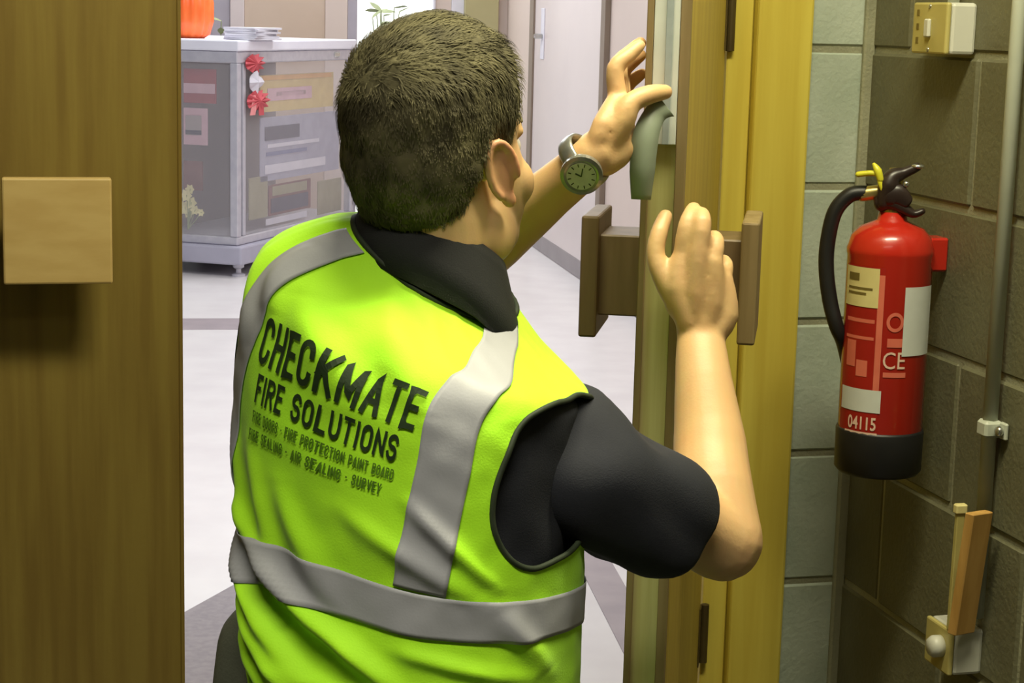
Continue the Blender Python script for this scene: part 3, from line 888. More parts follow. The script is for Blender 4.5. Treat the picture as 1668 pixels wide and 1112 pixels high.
# ---- wooden slat and thin batten resting on the lower box
zt_ = p0.z + LBH
a0 = wallr(1563, 1016, 0.046); a1 = wallr(1592, 834, 0.046)
a0 = V((a0.x, a0.y, zt_ + 0.001))
ax = (a1 - a0)
sd = V((NW.x, NW.y, 0)); 
wv = (W * 0.6 + NW * 0.8).normalized()
bm = bmesh.new(); add_box(bm, a0 - W * 0.012 - NW * 0.018, W * 0.010 + NW * 0.036, W * 0.014 - NW * 0.006, ax, bevel=0.0015)
tag(mkbm('wooden_slat', bm, M['slat']), 'orange brown wooden slat leaning upright above the lower white box', 'slat')
b0 = wallr(1550, 1016, 0.048); b1 = wallr(1564, 836, 0.048)
b0 = V((b0.x, b0.y, zt_ + 0.001)); bx = b1 - b0
ba = thing('thin_batten', b0, 'thin pale batten with yellow tip behind the orange brown slat', 'batten')
box('stick', b0 - W * 0.004 - NW * 0.006, W * 0.008, NW * 0.012, bx, M['boxcream'], ba, bevel=0.001)
box('cap', b0 + bx - W * 0.006 - NW * 0.009, W * 0.012, NW * 0.018, Z * 0.014, M['cream'], ba, bevel=0.002)

# ---- fire extinguisher hanging on the right wall
RX = 0.0625
s_ = 0.27
ec = flat(rc) + W * s_ + NW * (RX + 0.022)
def ez(y): return px(1443, y, ec.y).z
# slide along the wall until its axis falls on its picture column
for _ in range(8):
    d = ec - flat(CAM); 
    pix = CX + FPX * ((V((ec.x, ec.y, ez(560))) - CAM).dot(_R) / (V((ec.x, ec.y, ez(560))) - CAM).dot(_F))
    ec += W * ((1441 - pix) / 480.0)
zb, z1, z2, z3 = ez(768), ez(700), ez(402), ez(362)
base = V((ec.x, ec.y, zb))
ex = thing('fire_extinguisher', base, 'red fire extinguisher with black hose hanging on the block wall', 'fire extinguisher')
h1, h2, h3 = z1 - zb, z2 - zb, z3 - zb
body = mk('cylinder_body', *lathe_data([(RX - .004, h1 - 0.01), (RX, h1), (RX, h2 - 0.012), (RX + 0.0012, h2 - 0.008), (RX + 0.0012, h2 - 0.002), (RX - 0.001, h2 + 0.004), (RX * 0.93, h2 + (h3 - h2) * 0.45),
          (RX * 0.74, h2 + (h3 - h2) * 0.80), (RX * 0.48, h3), (0.022, h3 + 0.004), (0.020, h3 + 0.016), (0.001, h3 + 0.017)], base, n=64), M['red'], ex, smooth=True)
mk('base_skirt', *lathe_data([(RX - 0.012, 0), (RX - 0.003, 0.002), (RX + 0.002, 0.008), (RX + 0.0025, h1 + 0.002), (RX + 0.001, h1 + 0.006), (RX - 0.002, h1 + 0.006)], base, n=64), M['black'], ex, smooth=True)
# valve, levers, pin, hose
EF = (flat(CAM) - flat(ec)).normalized()                    # towards the camera
ER = V((-EF.y, EF.x, 0))                                    # to its right as seen
def ep(x, y, depth=0.0):
    return pxplane(x, y, ec + EF * depth, EF)
axis_top = base + Z * (h3 + 0.014)
vb = mk('valve_body', *lathe_data([(0.018, -0.004), (0.018, 0.006), (0.013, 0.010), (0.013, 0.020), (0.016, 0.022), (0.016, 0.044), (0.011, 0.050), (0.008, 0.066), (0.001, 0.067)], axis_top, n=24), M['brass'], ex, smooth=False)
tube('outlet', [axis_top + Z * 0.034, ep(1404, 316)], 0.011, M['brass'], vb, n=16)
mk('pressure_gauge', *(lambda vf: ([axis_top + EF * (0.014 + v.z) + ER * v.x + Z * (0.030 + v.y) for v in vf[0]], vf[1]))(lathe_data([(0.013, 0), (0.013, 0.01), (0.010, 0.011), (0.001, 0.011)], V((0, 0, 0)), n=20)), M['brass'], vb)
tube('carry_handle', [ep(1438, 330, .008), ep(1452, 328, .012), ep(1470, 338, .012), ep(1488, 348, .012), ep(1502, 344, .012)], [0.014, 0.013, 0.012, 0.009, 0.007], M['blackmet'], ex, sub=5, n=12, flat=[(1, 1), (1, 1), (.8, 1), (.7, 1), (.7, 1)])
lv = tube('squeeze_lever', [ep(1440, 330, .014), ep(1448, 302, .014), ep(1456, 288, .013), ep(1474, 281, .012), ep(1494, 272, .012)], [0.011, 0.016, 0.013, 0.008, 0.0065], M['blackmet'], ex, sub=5, n=12)
tube('lever_cheek', [ep(1446, 318, .02), ep(1462, 318, .02), ep(1478, 330, .02)], [0.016, 0.017, 0.010], M['blackmet'], ex, sub=4, n=12, flat=[(1, .5)] * 3)
mk('rivet', *ellipsoid_data(ep(1476, 300, .02), [ER * .005, Z * .005, EF * .004], 12, 8), M['chrome'], lv, smooth=True)
mk('lever_tip', *ellipsoid_data(ep(1495, 271, .014), [ER * .010, Z * .004, EF * .007], 12, 8), M['chrome'], lv, smooth=True)
pn = tube('safety_pin', [ep(1398, 284, .016), ep(1418, 282, .018), ep(1432, 285, .02), ep(1434, 298, .022), ep(1440, 312, .022)], 0.0042, M['yellowplas'], ex, sub=4, n=10)
tube('pin_tag', [ep(1424, 268, .02), ep(1430, 278, .022), ep(1434, 292, .022)], [0.003, 0.006, 0.005], M['yellowplas'], pn, sub=3, n=10)
tube('hose', [ep(1408, 314, 0), ep(1384, 318, .002), ep(1360, 345, .004), ep(1348, 395, .006), ep(1346, 440, .008), ep(1352, 490, .012), ep(1362, 530, .016), ep(1372, 556, .004), ep(1378, 590, -0.03)],
     [0.011, 0.0115, 0.0115, 0.0115, 0.0115, 0.0115, 0.011, 0.010, 0.008], M['black'], ex, sub=6, n=14)
# wall bracket
bk_ = box('bracket_strap', ec + Z * (zb + h2 - 0.035) + NW * -(RX + 0.022) - W * 0.02, W * 0.04, NW * 0.03, Z * 0.05, M['red'], ex, bevel=0.003)
# labels wrapped round the cylinder; angle 0 looks at the camera
def cyl(ang, z, off):
    return V((ec.x, ec.y, z)) + (EF * math.cos(ang) + ER * math.sin(ang)) * (RX + off)
def xa(x): return math.asin(max(-1, min(1, (x - 1442) / 71.0)))
def wrap(nm, x0, x1, y0, y1, mt, off, par, n=10):
    vs, fs = [], []
    for i in range(n + 1):
        a = xa(x0) * (1 - i / n) + xa(x1) * i / n
        vs += [cyl(a, ez(y1), off), cyl(a, ez(y0), off)]
    for i in range(n): fs.append((2 * i, 2 * i + 2, 2 * i + 3, 2 * i + 1))
    return mk(nm, vs, fs, mt, par, smooth=True)
def wraptext(nm, s, x, y, wpx, hpx, mt, off, par, offset=0.0):
    tv, tf = text_mesh(s, wpx * ec.y / FPX, hpx * ec.y / FPX, offset, 0.004)
    a0 = xa(x); z0 = ez(y)
    return mk(nm, [cyl(a0 + u / RX, z0 + v, off) for (u, v) in tv], tf, mt, par)
pl_ = wrap('instruction_panel', 1376, 1437, 428, 694, M['inkred'], 0.0006, ex)
wrap('panel_edge', 1427, 1437, 440, 640, M['inkpink'], 0.0010, pl_, 3)
lb = wrap('cream_label', 1376, 1428, 430, 493, M['cream'], 0.0014, ex)
wrap('label_heading', 1380, 1396, 440, 452, M['inkdark'], 0.0018, lb, 4)
for k, (xe, yy) in enumerate(((1418, 462), (1408, 470))):
    wrap('lettering_line', 1380, xe, yy, yy + 4, M['inkdark'], 0.0018, lb, 4)
wrap('pictogram', 1382, 1396, 548, 590, M['inkpink'], 0.0010, pl_, 4)
wrap('pictogram', 1398, 1416, 578, 604, M['inkpink'], 0.0010, pl_, 4)
wrap('lettering_line', 1380, 1424, 512, 518, M['inkpink'], 0.0010, pl_, 4)
wrap('lettering_line', 1380, 1424, 540, 545, M['inkpink'], 0.0010, pl_, 4)
wl = wrap('white_label', 1378, 1441, 624, 660, M['white'], 0.0014, ex)
wraptext('number_print', '04115', 1411, 678, 50, 22, M['inkpale'], 0.0016, pl_, 0.02)
wrap('lettering_line', 1386, 1438, 692, 697, M['inkpale'], 0.0016, pl_, 4)
wrap('inspection_label', 1470, 1511, 458, 568, M['white'], 0.0014, ex)
wraptext('mark_print', 'CE', 1459, 575, 36, 28, M['inkpale'], 0.0012, ex, 0.0)
# round kite mark with a block of print under it
vs, fs = [], []
for i in range(28):
    a = 2 * math.pi * i / 28
    for r in (0.008, 0.0125):
        vs.append(cyl(xa(1457) + r * math.cos(a) / RX, ez(514) + r * 1.15 * math.sin(a), 0.0010))
for i in range(28):
    j = (i + 1) % 28
    fs.append((2 * i, 2 * i + 1, 2 * j + 1, 2 * j))
mk('round_mark', vs, fs, M['inkpink'], ex)
wrap('lettering_line', 1446, 1472, 540, 554, M['inkpink'], 0.0010, ex, 4)
wrap('lettering_line', 1442, 1478, 594, 602, M['inkpink'], 0.0010, ex, 4)

# ---- lamps of this room; the second is added as fill
for i, (lp, lab) in enumerate(((LAMP, 'white ceiling batten lamp nearest to the doors'), (FILL_LAMP, 'white batten lamp added as fill, between camera and man'))):
    lo = thing('ceiling_lamp', lp + Z * (CEIL - lp.z), lab, 'lamp', 'batten lamps on the ceiling')
    box('housing', lp + V((-0.52, -0.13, 0.03)), V((1.04, 0, 0)), V((0, 0.26, 0)), Z * (CEIL - lp.z - 0.03), M['ceil'], lo, bevel=0.008)
    box('diffuser', lp + V((-0.50, -0.12, 0.002)), V((1.0, 0, 0)), V((0, 0.24, 0)), Z * 0.03, M['lamp'], lo, bevel=0.006)

# ================================================================== THE PERSON
AYAW = math.radians(36)
FW = V((math.sin(AYAW), math.cos(AYAW), 0))                 # where the torso faces
RT = V((math.cos(AYAW), -math.sin(AYAW), 0))                # the torso's right

def interp(xs, ys, x):
    """smooth monotone-ish cubic through the points"""
    n = len(xs)
    if x <= xs[0]: i = 0
    elif x >= xs[-1]: i = n - 2
    else:
        i = 0
        while xs[i + 1] < x: i += 1
    def slope(k):
        if k == 0: return (ys[1] - ys[0]) / (xs[1] - xs[0])
        if k == n - 1: return (ys[-1] - ys[-2]) / (xs[-1] - xs[-2])
        return (ys[k + 1] - ys[k - 1]) / (xs[k + 1] - xs[k - 1])
    h = xs[i + 1] - xs[i]; t = (x - xs[i]) / h
    t = max(0.0, min(1.0, t))
    m0, m1 = slope(i) * h, slope(i + 1) * h
    return (2 * t**3 - 3 * t**2 + 1) * ys[i] + (t**3 - 2 * t**2 + t) * m0 + (-2 * t**3 + 3 * t**2) * ys[i + 1] + (t**3 - t**2) * m1

#      v    x    y     Y     a      b     tilt
LV = [(0.00, 662, 1240, 1.840, 0.190, 0.143, 2),
      (0.18, 668, 1090, 1.840, 0.187, 0.142, 3),
      (0.33, 671, 965, 1.840, 0.185, 0.140, 4),
      (0.48, 668, 835, 1.842, 0.191, 0.142, 7),
      (0.63, 668, 700, 1.846, 0.198, 0.142, 10),
      (0.76, 676, 596, 1.852, 0.200, 0.136, 13),
      (0.86, 686, 520, 1.860, 0.196, 0.120, 18),
      (0.93, 698, 466, 1.868, 0.140, 0.097, 26),
      (1.00, 710, 432, 1.874, 0.092, 0.086, 31)]
_v = [l[0] for l in LV]
_c = [px(l[1], l[2], l[3]) for l in LV]

def ringp(v):
    C = V([interp(_v, [c[k] for c in _c], v) for k in range(3)])
    a = interp(_v, [l[4] for l in LV], v); b = interp(_v, [l[5] for l in LV], v)
    t = math.radians(interp(_v, [l[6] for l in LV], v))
    R = RT * math.cos(t) - Z * math.sin(t)
    le = math.radians(7)
    F = FW * math.cos(le) - Z * math.sin(le)
    return C, R, F, a, b

def torso_pt(phi, v, grow=0.0):
    """phi in degrees: 0 = back, +90 = right side, -90 = left side, 180 = front"""
    C, R, F, a, b = ringp(v)
    p = math.radians(phi)
    n = 2.25
    s, c = math.sin(p), math.cos(p)
    x = (a + grow) * math.copysign(abs(s) ** (2 / n), s); y = -(b + grow) * math.copysign(abs(c) ** (2 / n), c)
    return C + R * x + F * y

# folds of the vest as ridges in (phi, v): p0, p1, width (deg-ish), height
FOLDS = [((-48, .39), (-4, .20), 5, .014), ((-46, .32), (6, .12), 5, .014), ((-40, .44), (26, .22), 5, .011), ((-44, .24), (14, .05), 6, .012),
         ((-48, .58), (-36, .36), 5, .005), ((-30, .56), (-16, .36), 5, .005), ((-14, .52), (4, .34), 5, .005),
         ((8, .52), (52, .42), 5, .004), ((30, .57), (60, .45), 4, .005), ((-10, .20), (70, .13), 5, .007), ((10, .14), (80, .07), 5, .007),
         ((-30, .92), (-24, .80), 6, .006), ((-12, .86), (6, .72), 9, .007), ((14, .90), (30, .74), 8, .005), ((-48, .86), (-38, .72), 6, .004),
         ((25, .295), (75, .27), 4, .004), ((62, .40), (84, .28), 6, .006)]
def folds(phi, v):
    q = V((phi, v * 260, 0)); d = 0.0
    for (p0, p1, wd, h) in FOLDS:
        a = V((p0[0], p0[1] * 260, 0)); b = V((p1[0], p1[1] * 260, 0))
        ab = b - a
        t = max(0.0, min(1.0, (q - a).dot(ab) / ab.length_squared))
        dist = (q - (a + ab * t)).length / wd
        d += 1.8 * h * math.exp(-dist * dist) * (math.sin(math.pi * min(max((t * 0.9 + 0.05), 0), 1)) ** 0.6)
    d += 0.0022 * mnoise.noise(V((phi * 0.05, v * 9, 3.1))) + 0.0012 * mnoise.noise(V((phi * 0.13, v * 22, 7.7)))
    return d

def vest_pt(phi, v, off=0.0):
    p = torso_pt(phi, v, 0.0)
    C, R, F, a, b = ringp(v)
    e = 0.4
    du = torso_pt(phi + e, v) - torso_pt(phi - e, v)
    v0, v1 = max(0, v - .006), min(1, v + .006)
    dv = torso_pt(phi, v1) - torso_pt(phi, v0)
    n = du.cross(dv).normalized()
    if n.dot(p - C) < 0: n = -n
    return p + n * (folds(phi, v) + off)

man_base = flat(px(640, 1112, 1.84))
man = thing('person', man_base, 'kneeling person in a yellow hi-vis vest and navy polo shirt working on the door edge', 'person')

# ---------------------------------------------------------------- body: one continuous surface
HY = YE - 2.05                                               # the hands follow the door's edge
def hp3(x, y, Y): return px(x, y, Y + HY)
soup = Soup()
# trunk
tv, tf = [], []
nv, nphi = 26, 40
for i in range(nv + 1):
    v = i / nv
    for j in range(nphi):
        tv.append(torso_pt(360 * j / nphi - 180, v, -0.022))
for i in range(nv):
    for j in range(nphi):
        tf.append((i * nphi + j, i * nphi + (j + 1) % nphi, (i + 1) * nphi + (j + 1) % nphi, (i + 1) * nphi + j))
tf.append(tuple(range(nphi))); tf.append(tuple(nv * nphi + j for j in range(nphi)))
soup.add((tv, tf))
# head frame
hy, hpit, hrol = math.radians(33), math.radians(6), math.radians(-5)
HM = Matrix.Rotation(-hy, 3, 'Z') @ Matrix.Rotation(hpit, 3, 'X') @ Matrix.Rotation(hrol, 3, 'Y')
HS = 1.00
HC = px(815, 283, 1.835) - HM @ V((0.078, -0.006, -0.018)) * HS     # the right ear's place fixes the head
def hd_(x, y, z): return HC + HM @ V((x, y, z)) * HS
def hax(x, y, z): return [HM @ V((x, 0, 0)) * HS, HM @ V((0, y, 0)) * HS, HM @ V((0, 0, z)) * HS]
# neck
soup.add(ellipsoid_data(hd_(0.001, -0.040, 0.012), hax(0.067, 0.068, 0.078)))
soup.add(ellipsoid_data(hd_(0.002, 0.030, 0.034), hax(0.070, 0.062, 0.074)))
soup.add(tube_data([px(712, 520, 1.885), px(714, 430, 1.888), hd_(0, -0.022, -0.075), hd_(0, -0.012, -0.02)], [0.075, 0.065, 0.063, 0.06], n=28, sub=4))
# head
soup.add(ellipsoid_data(hd_(0.002, -0.014, 0.034), hax(0.0715, 0.096, 0.095)))
soup.add(ellipsoid_data(hd_(0, -0.046, -0.012), hax(0.060, 0.052, 0.068)))
soup.add(ellipsoid_data(hd_(0, 0.040, -0.030), hax(0.069, 0.053, 0.092)))
soup.add(ellipsoid_data(hd_(0, 0.028, -0.084), hax(0.062, 0.054, 0.038)))
soup.add(ellipsoid_data(hd_(0, 0.070, -0.106), hax(0.027, 0.021, 0.020)))
for s in (-1, 1):
    soup.add(ellipsoid_data(hd_(s * 0.046, 0.056, -0.036), hax(0.026, 0.026, 0.028)))
    soup.add(ellipsoid_data(hd_(s * 0.054, 0.010, -0.078), hax(0.015, 0.032, 0.032)))
    soup.add(tube_data([hd_(s * 0.006, 0.091, 0.018), hd_(s * 0.030, 0.090, 0.023), hd_(s * 0.050, 0.074, 0.014)], [0.009, 0.010, 0.007], n=12, sub=3))
    soup.add(ellipsoid_data(hd_(s * 0.011, 0.100, -0.040), hax(0.009, 0.011, 0.008)))
    # ear: shell, rim and lobe
    eo = hd_(s * 0.0755, -0.002, -0.018)
    ex_, ey_, ez_ = HM @ V((s * 0.90, -0.42, 0)).normalized(), HM @ V((s * 0.42, 0.90, 0)).normalized(), HM @ V((0, -0.14, 1)).normalized()
    soup.add(ellipsoid_data(eo + ex_ * 0.000, [ey_ * 0.0155, ex_ * 0.006, ez_ * 0.030], 20, 12))
    rim = []
    for k in range(9):
        a = math.radians(-60 + 250 * k / 8)
        rim.append(eo + ex_ * 0.006 + ey_ * (0.0165 * math.cos(a) * (1 if s > 0 else 1)) * -1 + ez_ * (0.030 * math.sin(a) + 0.002))
    soup.add(tube_data(rim, 0.0045, n=10, sub=3))
    soup.add(ellipsoid_data(eo + ez_ * -0.028 + ey_ * 0.004, [ey_ * 0.009, ex_ * 0.006, ez_ * 0.010], 14, 10))
soup.add(tube_data([hd_(0, 0.088, 0.012), hd_(0, 0.100, -0.012), hd_(0, 0.112, -0.034)], [0.008, 0.0095, 0.0125], n=14, sub=3))
soup.add(tube_data([hd_(-0.022, 0.083, -0.066), hd_(0, 0.093, -0.063), hd_(0.022, 0.083, -0.066)], [0.004, 0.0062, 0.004], n=10, sub=4))
soup.add(tube_data([hd_(-0.020, 0.082, -0.076), hd_(0, 0.091, -0.077), hd_(0.020, 0.082, -0.076)], [0.004, 0.0068, 0.004], n=10, sub=4))
# right arm
shR = px(885, 715, 1.82); elR = px(1176, 880, 1.900); wrR = hp3(1141, 548, 1.985)
soup.add(tube_data([px(810, 660, 1.84), shR, shR.lerp(elR, .5), shR.lerp(elR, .86), elR], [0.046, 0.046, 0.045, 0.044, 0.044], n=24, sub=4))
soup.add(ellipsoid_data(px(1192, 888, 1.893), [V((0.024, 0, 0)), V((0, 0.026, 0)), V((0, 0, 0.028))]))
soup.add(tube_data([elR, px(1162, 800, 1.92 + HY * .2), px(1156, 720, 1.945 + HY * .5), px(1146, 620, 1.968 + HY * .8), wrR, hp3(1140, 520, 1.99)],
                   [0.044, 0.0435, 0.040, 0.032, 0.0265, 0.028], n=24, sub=4, ref=V((1, 0, 0)), flat=[(1, 1), (1, 1), (1, 1), (1, .95), (1, .78), (1, .75)]))
# right hand: palm, five fingers
def palm(w, mcps, th):
    """fans of overlapping rods from the wrist to each knuckle"""
    for i, mk_ in enumerate(mcps):
        d = (mk_ - w)
        side = (mcps[-1] - mcps[0]).normalized()
        o = side * ((i - 1.5) * 0.011)
        soup.add(tube_data([w + o * 0.9, w + o * 1.15 + d * 0.45, mk_], [th * 1.08, th * 1.12, th * 0.86], n=14, sub=3))
mR = [hp3(1112, 418, 1.995), hp3(1138, 408, 1.985), hp3(1161, 428, 1.988), hp3(1177, 456, 1.998)]
palm(hp3(1141, 535, 1.985), mR, 0.0145)
soup.add(tube_data([mR[0], hp3(1118, 372, 1.998), hp3(1125, 350, 2.010), hp3(1130, 340, 2.030)], [.0115, .0105, .0095, .0085], n=14, sub=3))
soup.add(tube_data([mR[1], hp3(1144, 362, 1.992), hp3(1140, 350, 2.018), hp3(1134, 366, 2.038)], [.0118, .0108, .0098, .0088], n=14, sub=3))
soup.add(tube_data([mR[2], hp3(1166, 396, 1.998), hp3(1161, 388, 2.022), hp3(1152, 404, 2.040)], [.0112, .0102, .0095, .0085], n=14, sub=3))
soup.add(tube_data([mR[3], hp3(1182, 434, 2.006), hp3(1177, 426, 2.026), hp3(1170, 440, 2.040)], [.0102, .0092, .0086, .0078], n=14, sub=3))
soup.add(tube_data([hp3(1120, 515, 1.99), hp3(1088, 466, 1.992), hp3(1068, 418, 2.000), hp3(1074, 378, 2.010), hp3(1084, 352, 2.026)], [.016, .0135, .0108, .0102, .0085], n=14, sub=3))
soup.add(ellipsoid_data(hp3(1104, 480, 1.99), [V((0.016, 0, 0)), V((0, 0.013, 0)), V((0, 0, 0.028))]))
# left arm
shL = px(545, 520, 2.00); elL = px(668, 500, 2.19); wrL = hp3(960, 262, 2.005)
soup.add(tube_data([px(590, 500, 1.93), shL, shL.lerp(elL, .5), shL.lerp(elL, .85), elL], [0.058, 0.056, 0.048, 0.042, 0.038], n=24, sub=4))
soup.add(tube_data([elL, elL.lerp(wrL, .25), elL.lerp(wrL, .5), elL.lerp(wrL, .8), wrL, hp3(975, 248, 2.006)], [0.038, 0.041, 0.0375, 0.029, 0.0255, 0.0265], n=24, sub=4))
# left hand
mL = [hp3(1006, 158, 2.020), hp3(1010, 152, 2.040), hp3(1014, 160, 2.058), hp3(1018, 174, 2.074)]
palm(hp3(972, 252, 2.008), mL, 0.0120)
soup.add(tube_data([hp3(985, 262, 2.0), hp3(1010, 242, 2.01), hp3(1018, 205, 2.03)], [0.018, 0.018, 0.012], n=14, sub=3))
soup.add(tube_data([mL[0], hp3(1002, 112, 2.024), hp3(1022, 92, 2.030), hp3(1042, 74, 2.038)], [.0112, .0105, .0092, .0072], n=14, sub=3))
soup.add(tube_data([mL[1], hp3(1008, 106, 2.060), hp3(1026, 86, 2.066), hp3(1043, 70, 2.072)], [.0115, .0105, .0092, .0076], n=14, sub=3))
soup.add(tube_data([mL[2], hp3(1014, 118, 2.084), hp3(1030, 100, 2.090), hp3(1044, 90, 2.094)], [.0108, .0098, .009, .0075], n=14, sub=3))
soup.add(tube_data([mL[3], hp3(1020, 142, 2.100), hp3(1034, 128, 2.106), hp3(1046, 120, 2.108)], [.0098, .009, .0082, .007], n=14, sub=3))
soup.add(tube_data([hp3(990, 236, 2.000), hp3(1014, 196, 1.998), hp3(1028, 168, 2.002), hp3(1058, 154, 2.014), hp3(1084, 150, 2.034)], [.017, .0148, .0122, .0112, .0088], n=14, sub=3))
soup.add(ellipsoid_data(hp3(998, 208, 2.020), [V((0.019, 0, 0)), V((0, 0.019, 0)), V((0, 0, 0.030))]))
# pelvis and kneeling legs, inside the trousers
hipc = px(640, 1235, 1.84); hipc.z = max(hipc.z, 0.5)
hipz = 0.50
pel = V((hipc.x, hipc.y, hipz + 0.04))
legs = []
for s in (-1, 1):
    hip = pel + RT * (s * 0.095)
    knee = V((hip.x, hip.y, 0.075)) + FW * 0.10 + RT * (s * 0.03)
    ank = V((knee.x, knee.y, 0.075)) - FW * 0.43
    toe = ank - FW * 0.10 + Z * -0.005
    legs.append((hip, knee, ank, toe))
    soup.add(tube_data([hip + Z * 0.05, hip.lerp(knee, .5), knee + Z * 0.02], [0.088, 0.072, 0.055], n=20, sub=4))
    soup.add(tube_data([knee + Z * 0.015, knee.lerp(ank, .35), ank], [0.052, 0.05, 0.038], n=20, sub=4))
soup.add(ellipsoid_data(pel + Z * 0.05, [RT * 0.165, FW * 0.115, Z * 0.13]))
body_me = remesh(soup, 0.0030, 5, 0.5)
# skin tint: stubble on jaw and chin, redder ears, plain elsewhere
HMi = HM.inverted()
nvb = len(body_me.vertices)
co = np.empty(nvb * 3, np.float32); body_me.vertices.foreach_get('co', co); co = co.reshape(-1, 3)
nm_ = np.empty(nvb * 3, np.float32); body_me.vertices.foreach_get('normal', nm_); nm_ = nm_.reshape(-1, 3)
loc = (co - np.array(HC)) @ np.array(HMi).T / HS
skin = np.array(srgb(214, 174, 124)[:3]); stub = np.array(srgb(112, 92, 70)[:3]); earc = np.array(srgb(214, 138, 108)[:3]); lip = np.array(srgb(176, 104, 90)[:3])
tint = np.tile(skin, (nvb, 1))
def mixin(mask, c):
    global tint
    tint = tint * (1 - mask[:, None]) + c * mask[:, None]
lx, ly, lz = loc[:, 0], loc[:, 1], loc[:, 2]
inhead = (np.abs(lx) < 0.11) & (np.abs(ly) < 0.14) & (lz > -0.135) & (lz < 0.14)
sm = lambda e0, e1, x: np.clip((x - e0) / (e1 - e0), 0, 1)
mixin(inhead * sm(-0.030, -0.062, lz) * sm(0.005, 0.03, ly) * 0.62, stub)
mixin(inhead * sm(0.072, 0.082, np.abs(lx)) * sm(0.035, 0.02, np.abs(ly)) * 0.55, earc)
mixin(inhead * (np.abs(lx) < 0.022) * sm(0.086, 0.090, ly) * sm(-0.058, -0.061, lz) * sm(-0.084, -0.081, lz), lip)
ca = body_me.color_attributes.new('tint', 'FLOAT_COLOR', 'POINT')
ca.data.foreach_set('color', np.hstack([tint, np.ones((nvb, 1))]).astype(np.float32).ravel())
body_me.materials.clear()
bodyo = link('body', body_me, man, M['skin'], True)

# eyes
for s in (-1, 1):
    e = mk('eye', *ellipsoid_data(hd_(s * 0.0315, 0.0830, -0.002), hax(0.0125, 0.0125, 0.0125)), M['eyewhite'], man, smooth=True)
    mk('iris', *ellipsoid_data(hd_(s * 0.0315 + 0.001, 0.0945, -0.001), hax(0.0058, 0.002, 0.0058), 16, 8), M['iris'], e, smooth=True)
    br = [hd_(s * 0.012, 0.1015, 0.022), hd_(s * 0.032, 0.1000, 0.029), hd_(s * 0.048, 0.0860, 0.023)]
    tube('eyebrow', br, [0.0035, 0.0042, 0.002], M['hair'], man, sub=4, n=8)

# ---------------------------------------------------------------- hair
def hairmask(lx, ly, lz):
    """>0 inside the hair; in head space"""
    ax = np.abs(lx)
    front = 0.074 + 0.0 * lz
    # hairline height as a function of front-back position
    hl = np.interp(ly, [-0.14, -0.07, -0.045, -0.022, -0.012, 0.010, 0.020, 0.027, 0.042, 0.056, 0.078, 0.12],
                       [-0.066, -0.062, -0.050, -0.018, 0.014, 0.012, -0.014, -0.006, 0.046, 0.066, 0.080, 0.086])
    return lz - hl
hm = np.where(inhead, hairmask(lx, ly, lz), -1)
# do not let the ears grow hair
ear_zone = (np.abs(lx) > 0.0725) & (np.abs(ly + 0.004) < 0.030) & (lz < 0.022) & (lz > -0.06)
hm = np.where(ear_zone, -1, hm)
nf = len(body_me.polygons)
quads = np.array([list(p.vertices)[:4] if len(p.vertices) >= 4 else list(p.vertices) + [p.vertices[-1]] for p in body_me.polygons])
selq = quads[(hm[quads] > 0).all(axis=1)]
used = np.unique(selq)
remap = -np.ones(nvb, int); remap[used] = np.arange(len(used))
hv = []
for i in used:
    t = min(1.0, hm[i] / 0.022)
    up = max(0.0, min(1.0, (lz[i] - 0.03) / 0.07))
    fr_ = max(0.0, min(1.0, (ly[i] + 0.02) / 0.08))
    th = 0.0015 + t * (0.0060 + 0.007 * up + 0.016 * up * fr_)
    p = V(co[i]); n = V(nm_[i])
    c = V((lx[i], ly[i], lz[i]))
    wob = mnoise.noise(V((c.x * 60, c.y * 26, c.z * 38))) * 0.0028 + mnoise.noise(V((c.x * 150, c.y * 60, c.z * 90))) * 0.0014
    hv.append(p + n * (th + t * wob))
base_pts = np.array([list(p) for p in hv])
hme = bpy.data.meshes.new('hair')
hme.from_pydata([tuple(p) for p in hv], [], [tuple(dict.fromkeys(remap[q])) for q in selq])
hme.update()
hair = link('hair', hme, man, M['hair'], True)
# strands combed forward over the crown, down at the sides and back
rr = random.Random(11)
sv, sf = [], []
uq = selq[np.random.RandomState(4).randint(0, len(selq), 11000)]
for q in uq:
    i = q[0]; k = remap[i]
    p = V(hv[k]); n = V(nm_[i]).normalized()
    l = V((lx[i], ly[i], lz[i]))
    upw = max(0.0, min(1.0, (l.z - 0.055) / 0.05))
    comb = HM @ (V((0.25, 1.0, 0.0)) * upw + V((0.0, -0.10, -1.0)) * (1 - upw))
    comb += V((rr.uniform(-.35, .35), rr.uniform(-.35, .35), rr.uniform(-.35, .35)))
    comb = (comb - n * comb.dot(n))
    if comb.length < 1e-3: continue
    comb.normalize()
    t = min(1.0, hm[i] / 0.03)
    ln = (0.014 + 0.011 * upw) * (0.45 + 0.55 * t) * rr.uniform(0.7, 1.25)
    side = n.cross(comb).normalized() * rr.uniform(0.0004, 0.0008)
    p0 = p - n * 0.001
    p1 = p + comb * ln * 0.55 + n * (0.0008 + 0.0018 * upw)
    p2 = p + comb * ln + n * (-0.0004 + 0.003 * upw * rr.random())
    b = len(sv)
    sv += [p0 - side, p0 + side, p1 + side * .8, p1 - side * .8, p2]
    sf += [(b, b + 1, b + 2, b + 3), (b + 3, b + 2, b + 4)]
st = mk('hair_strands', sv, sf, M['hair'], hair, smooth=False)
st['kind'] = 'stuff'

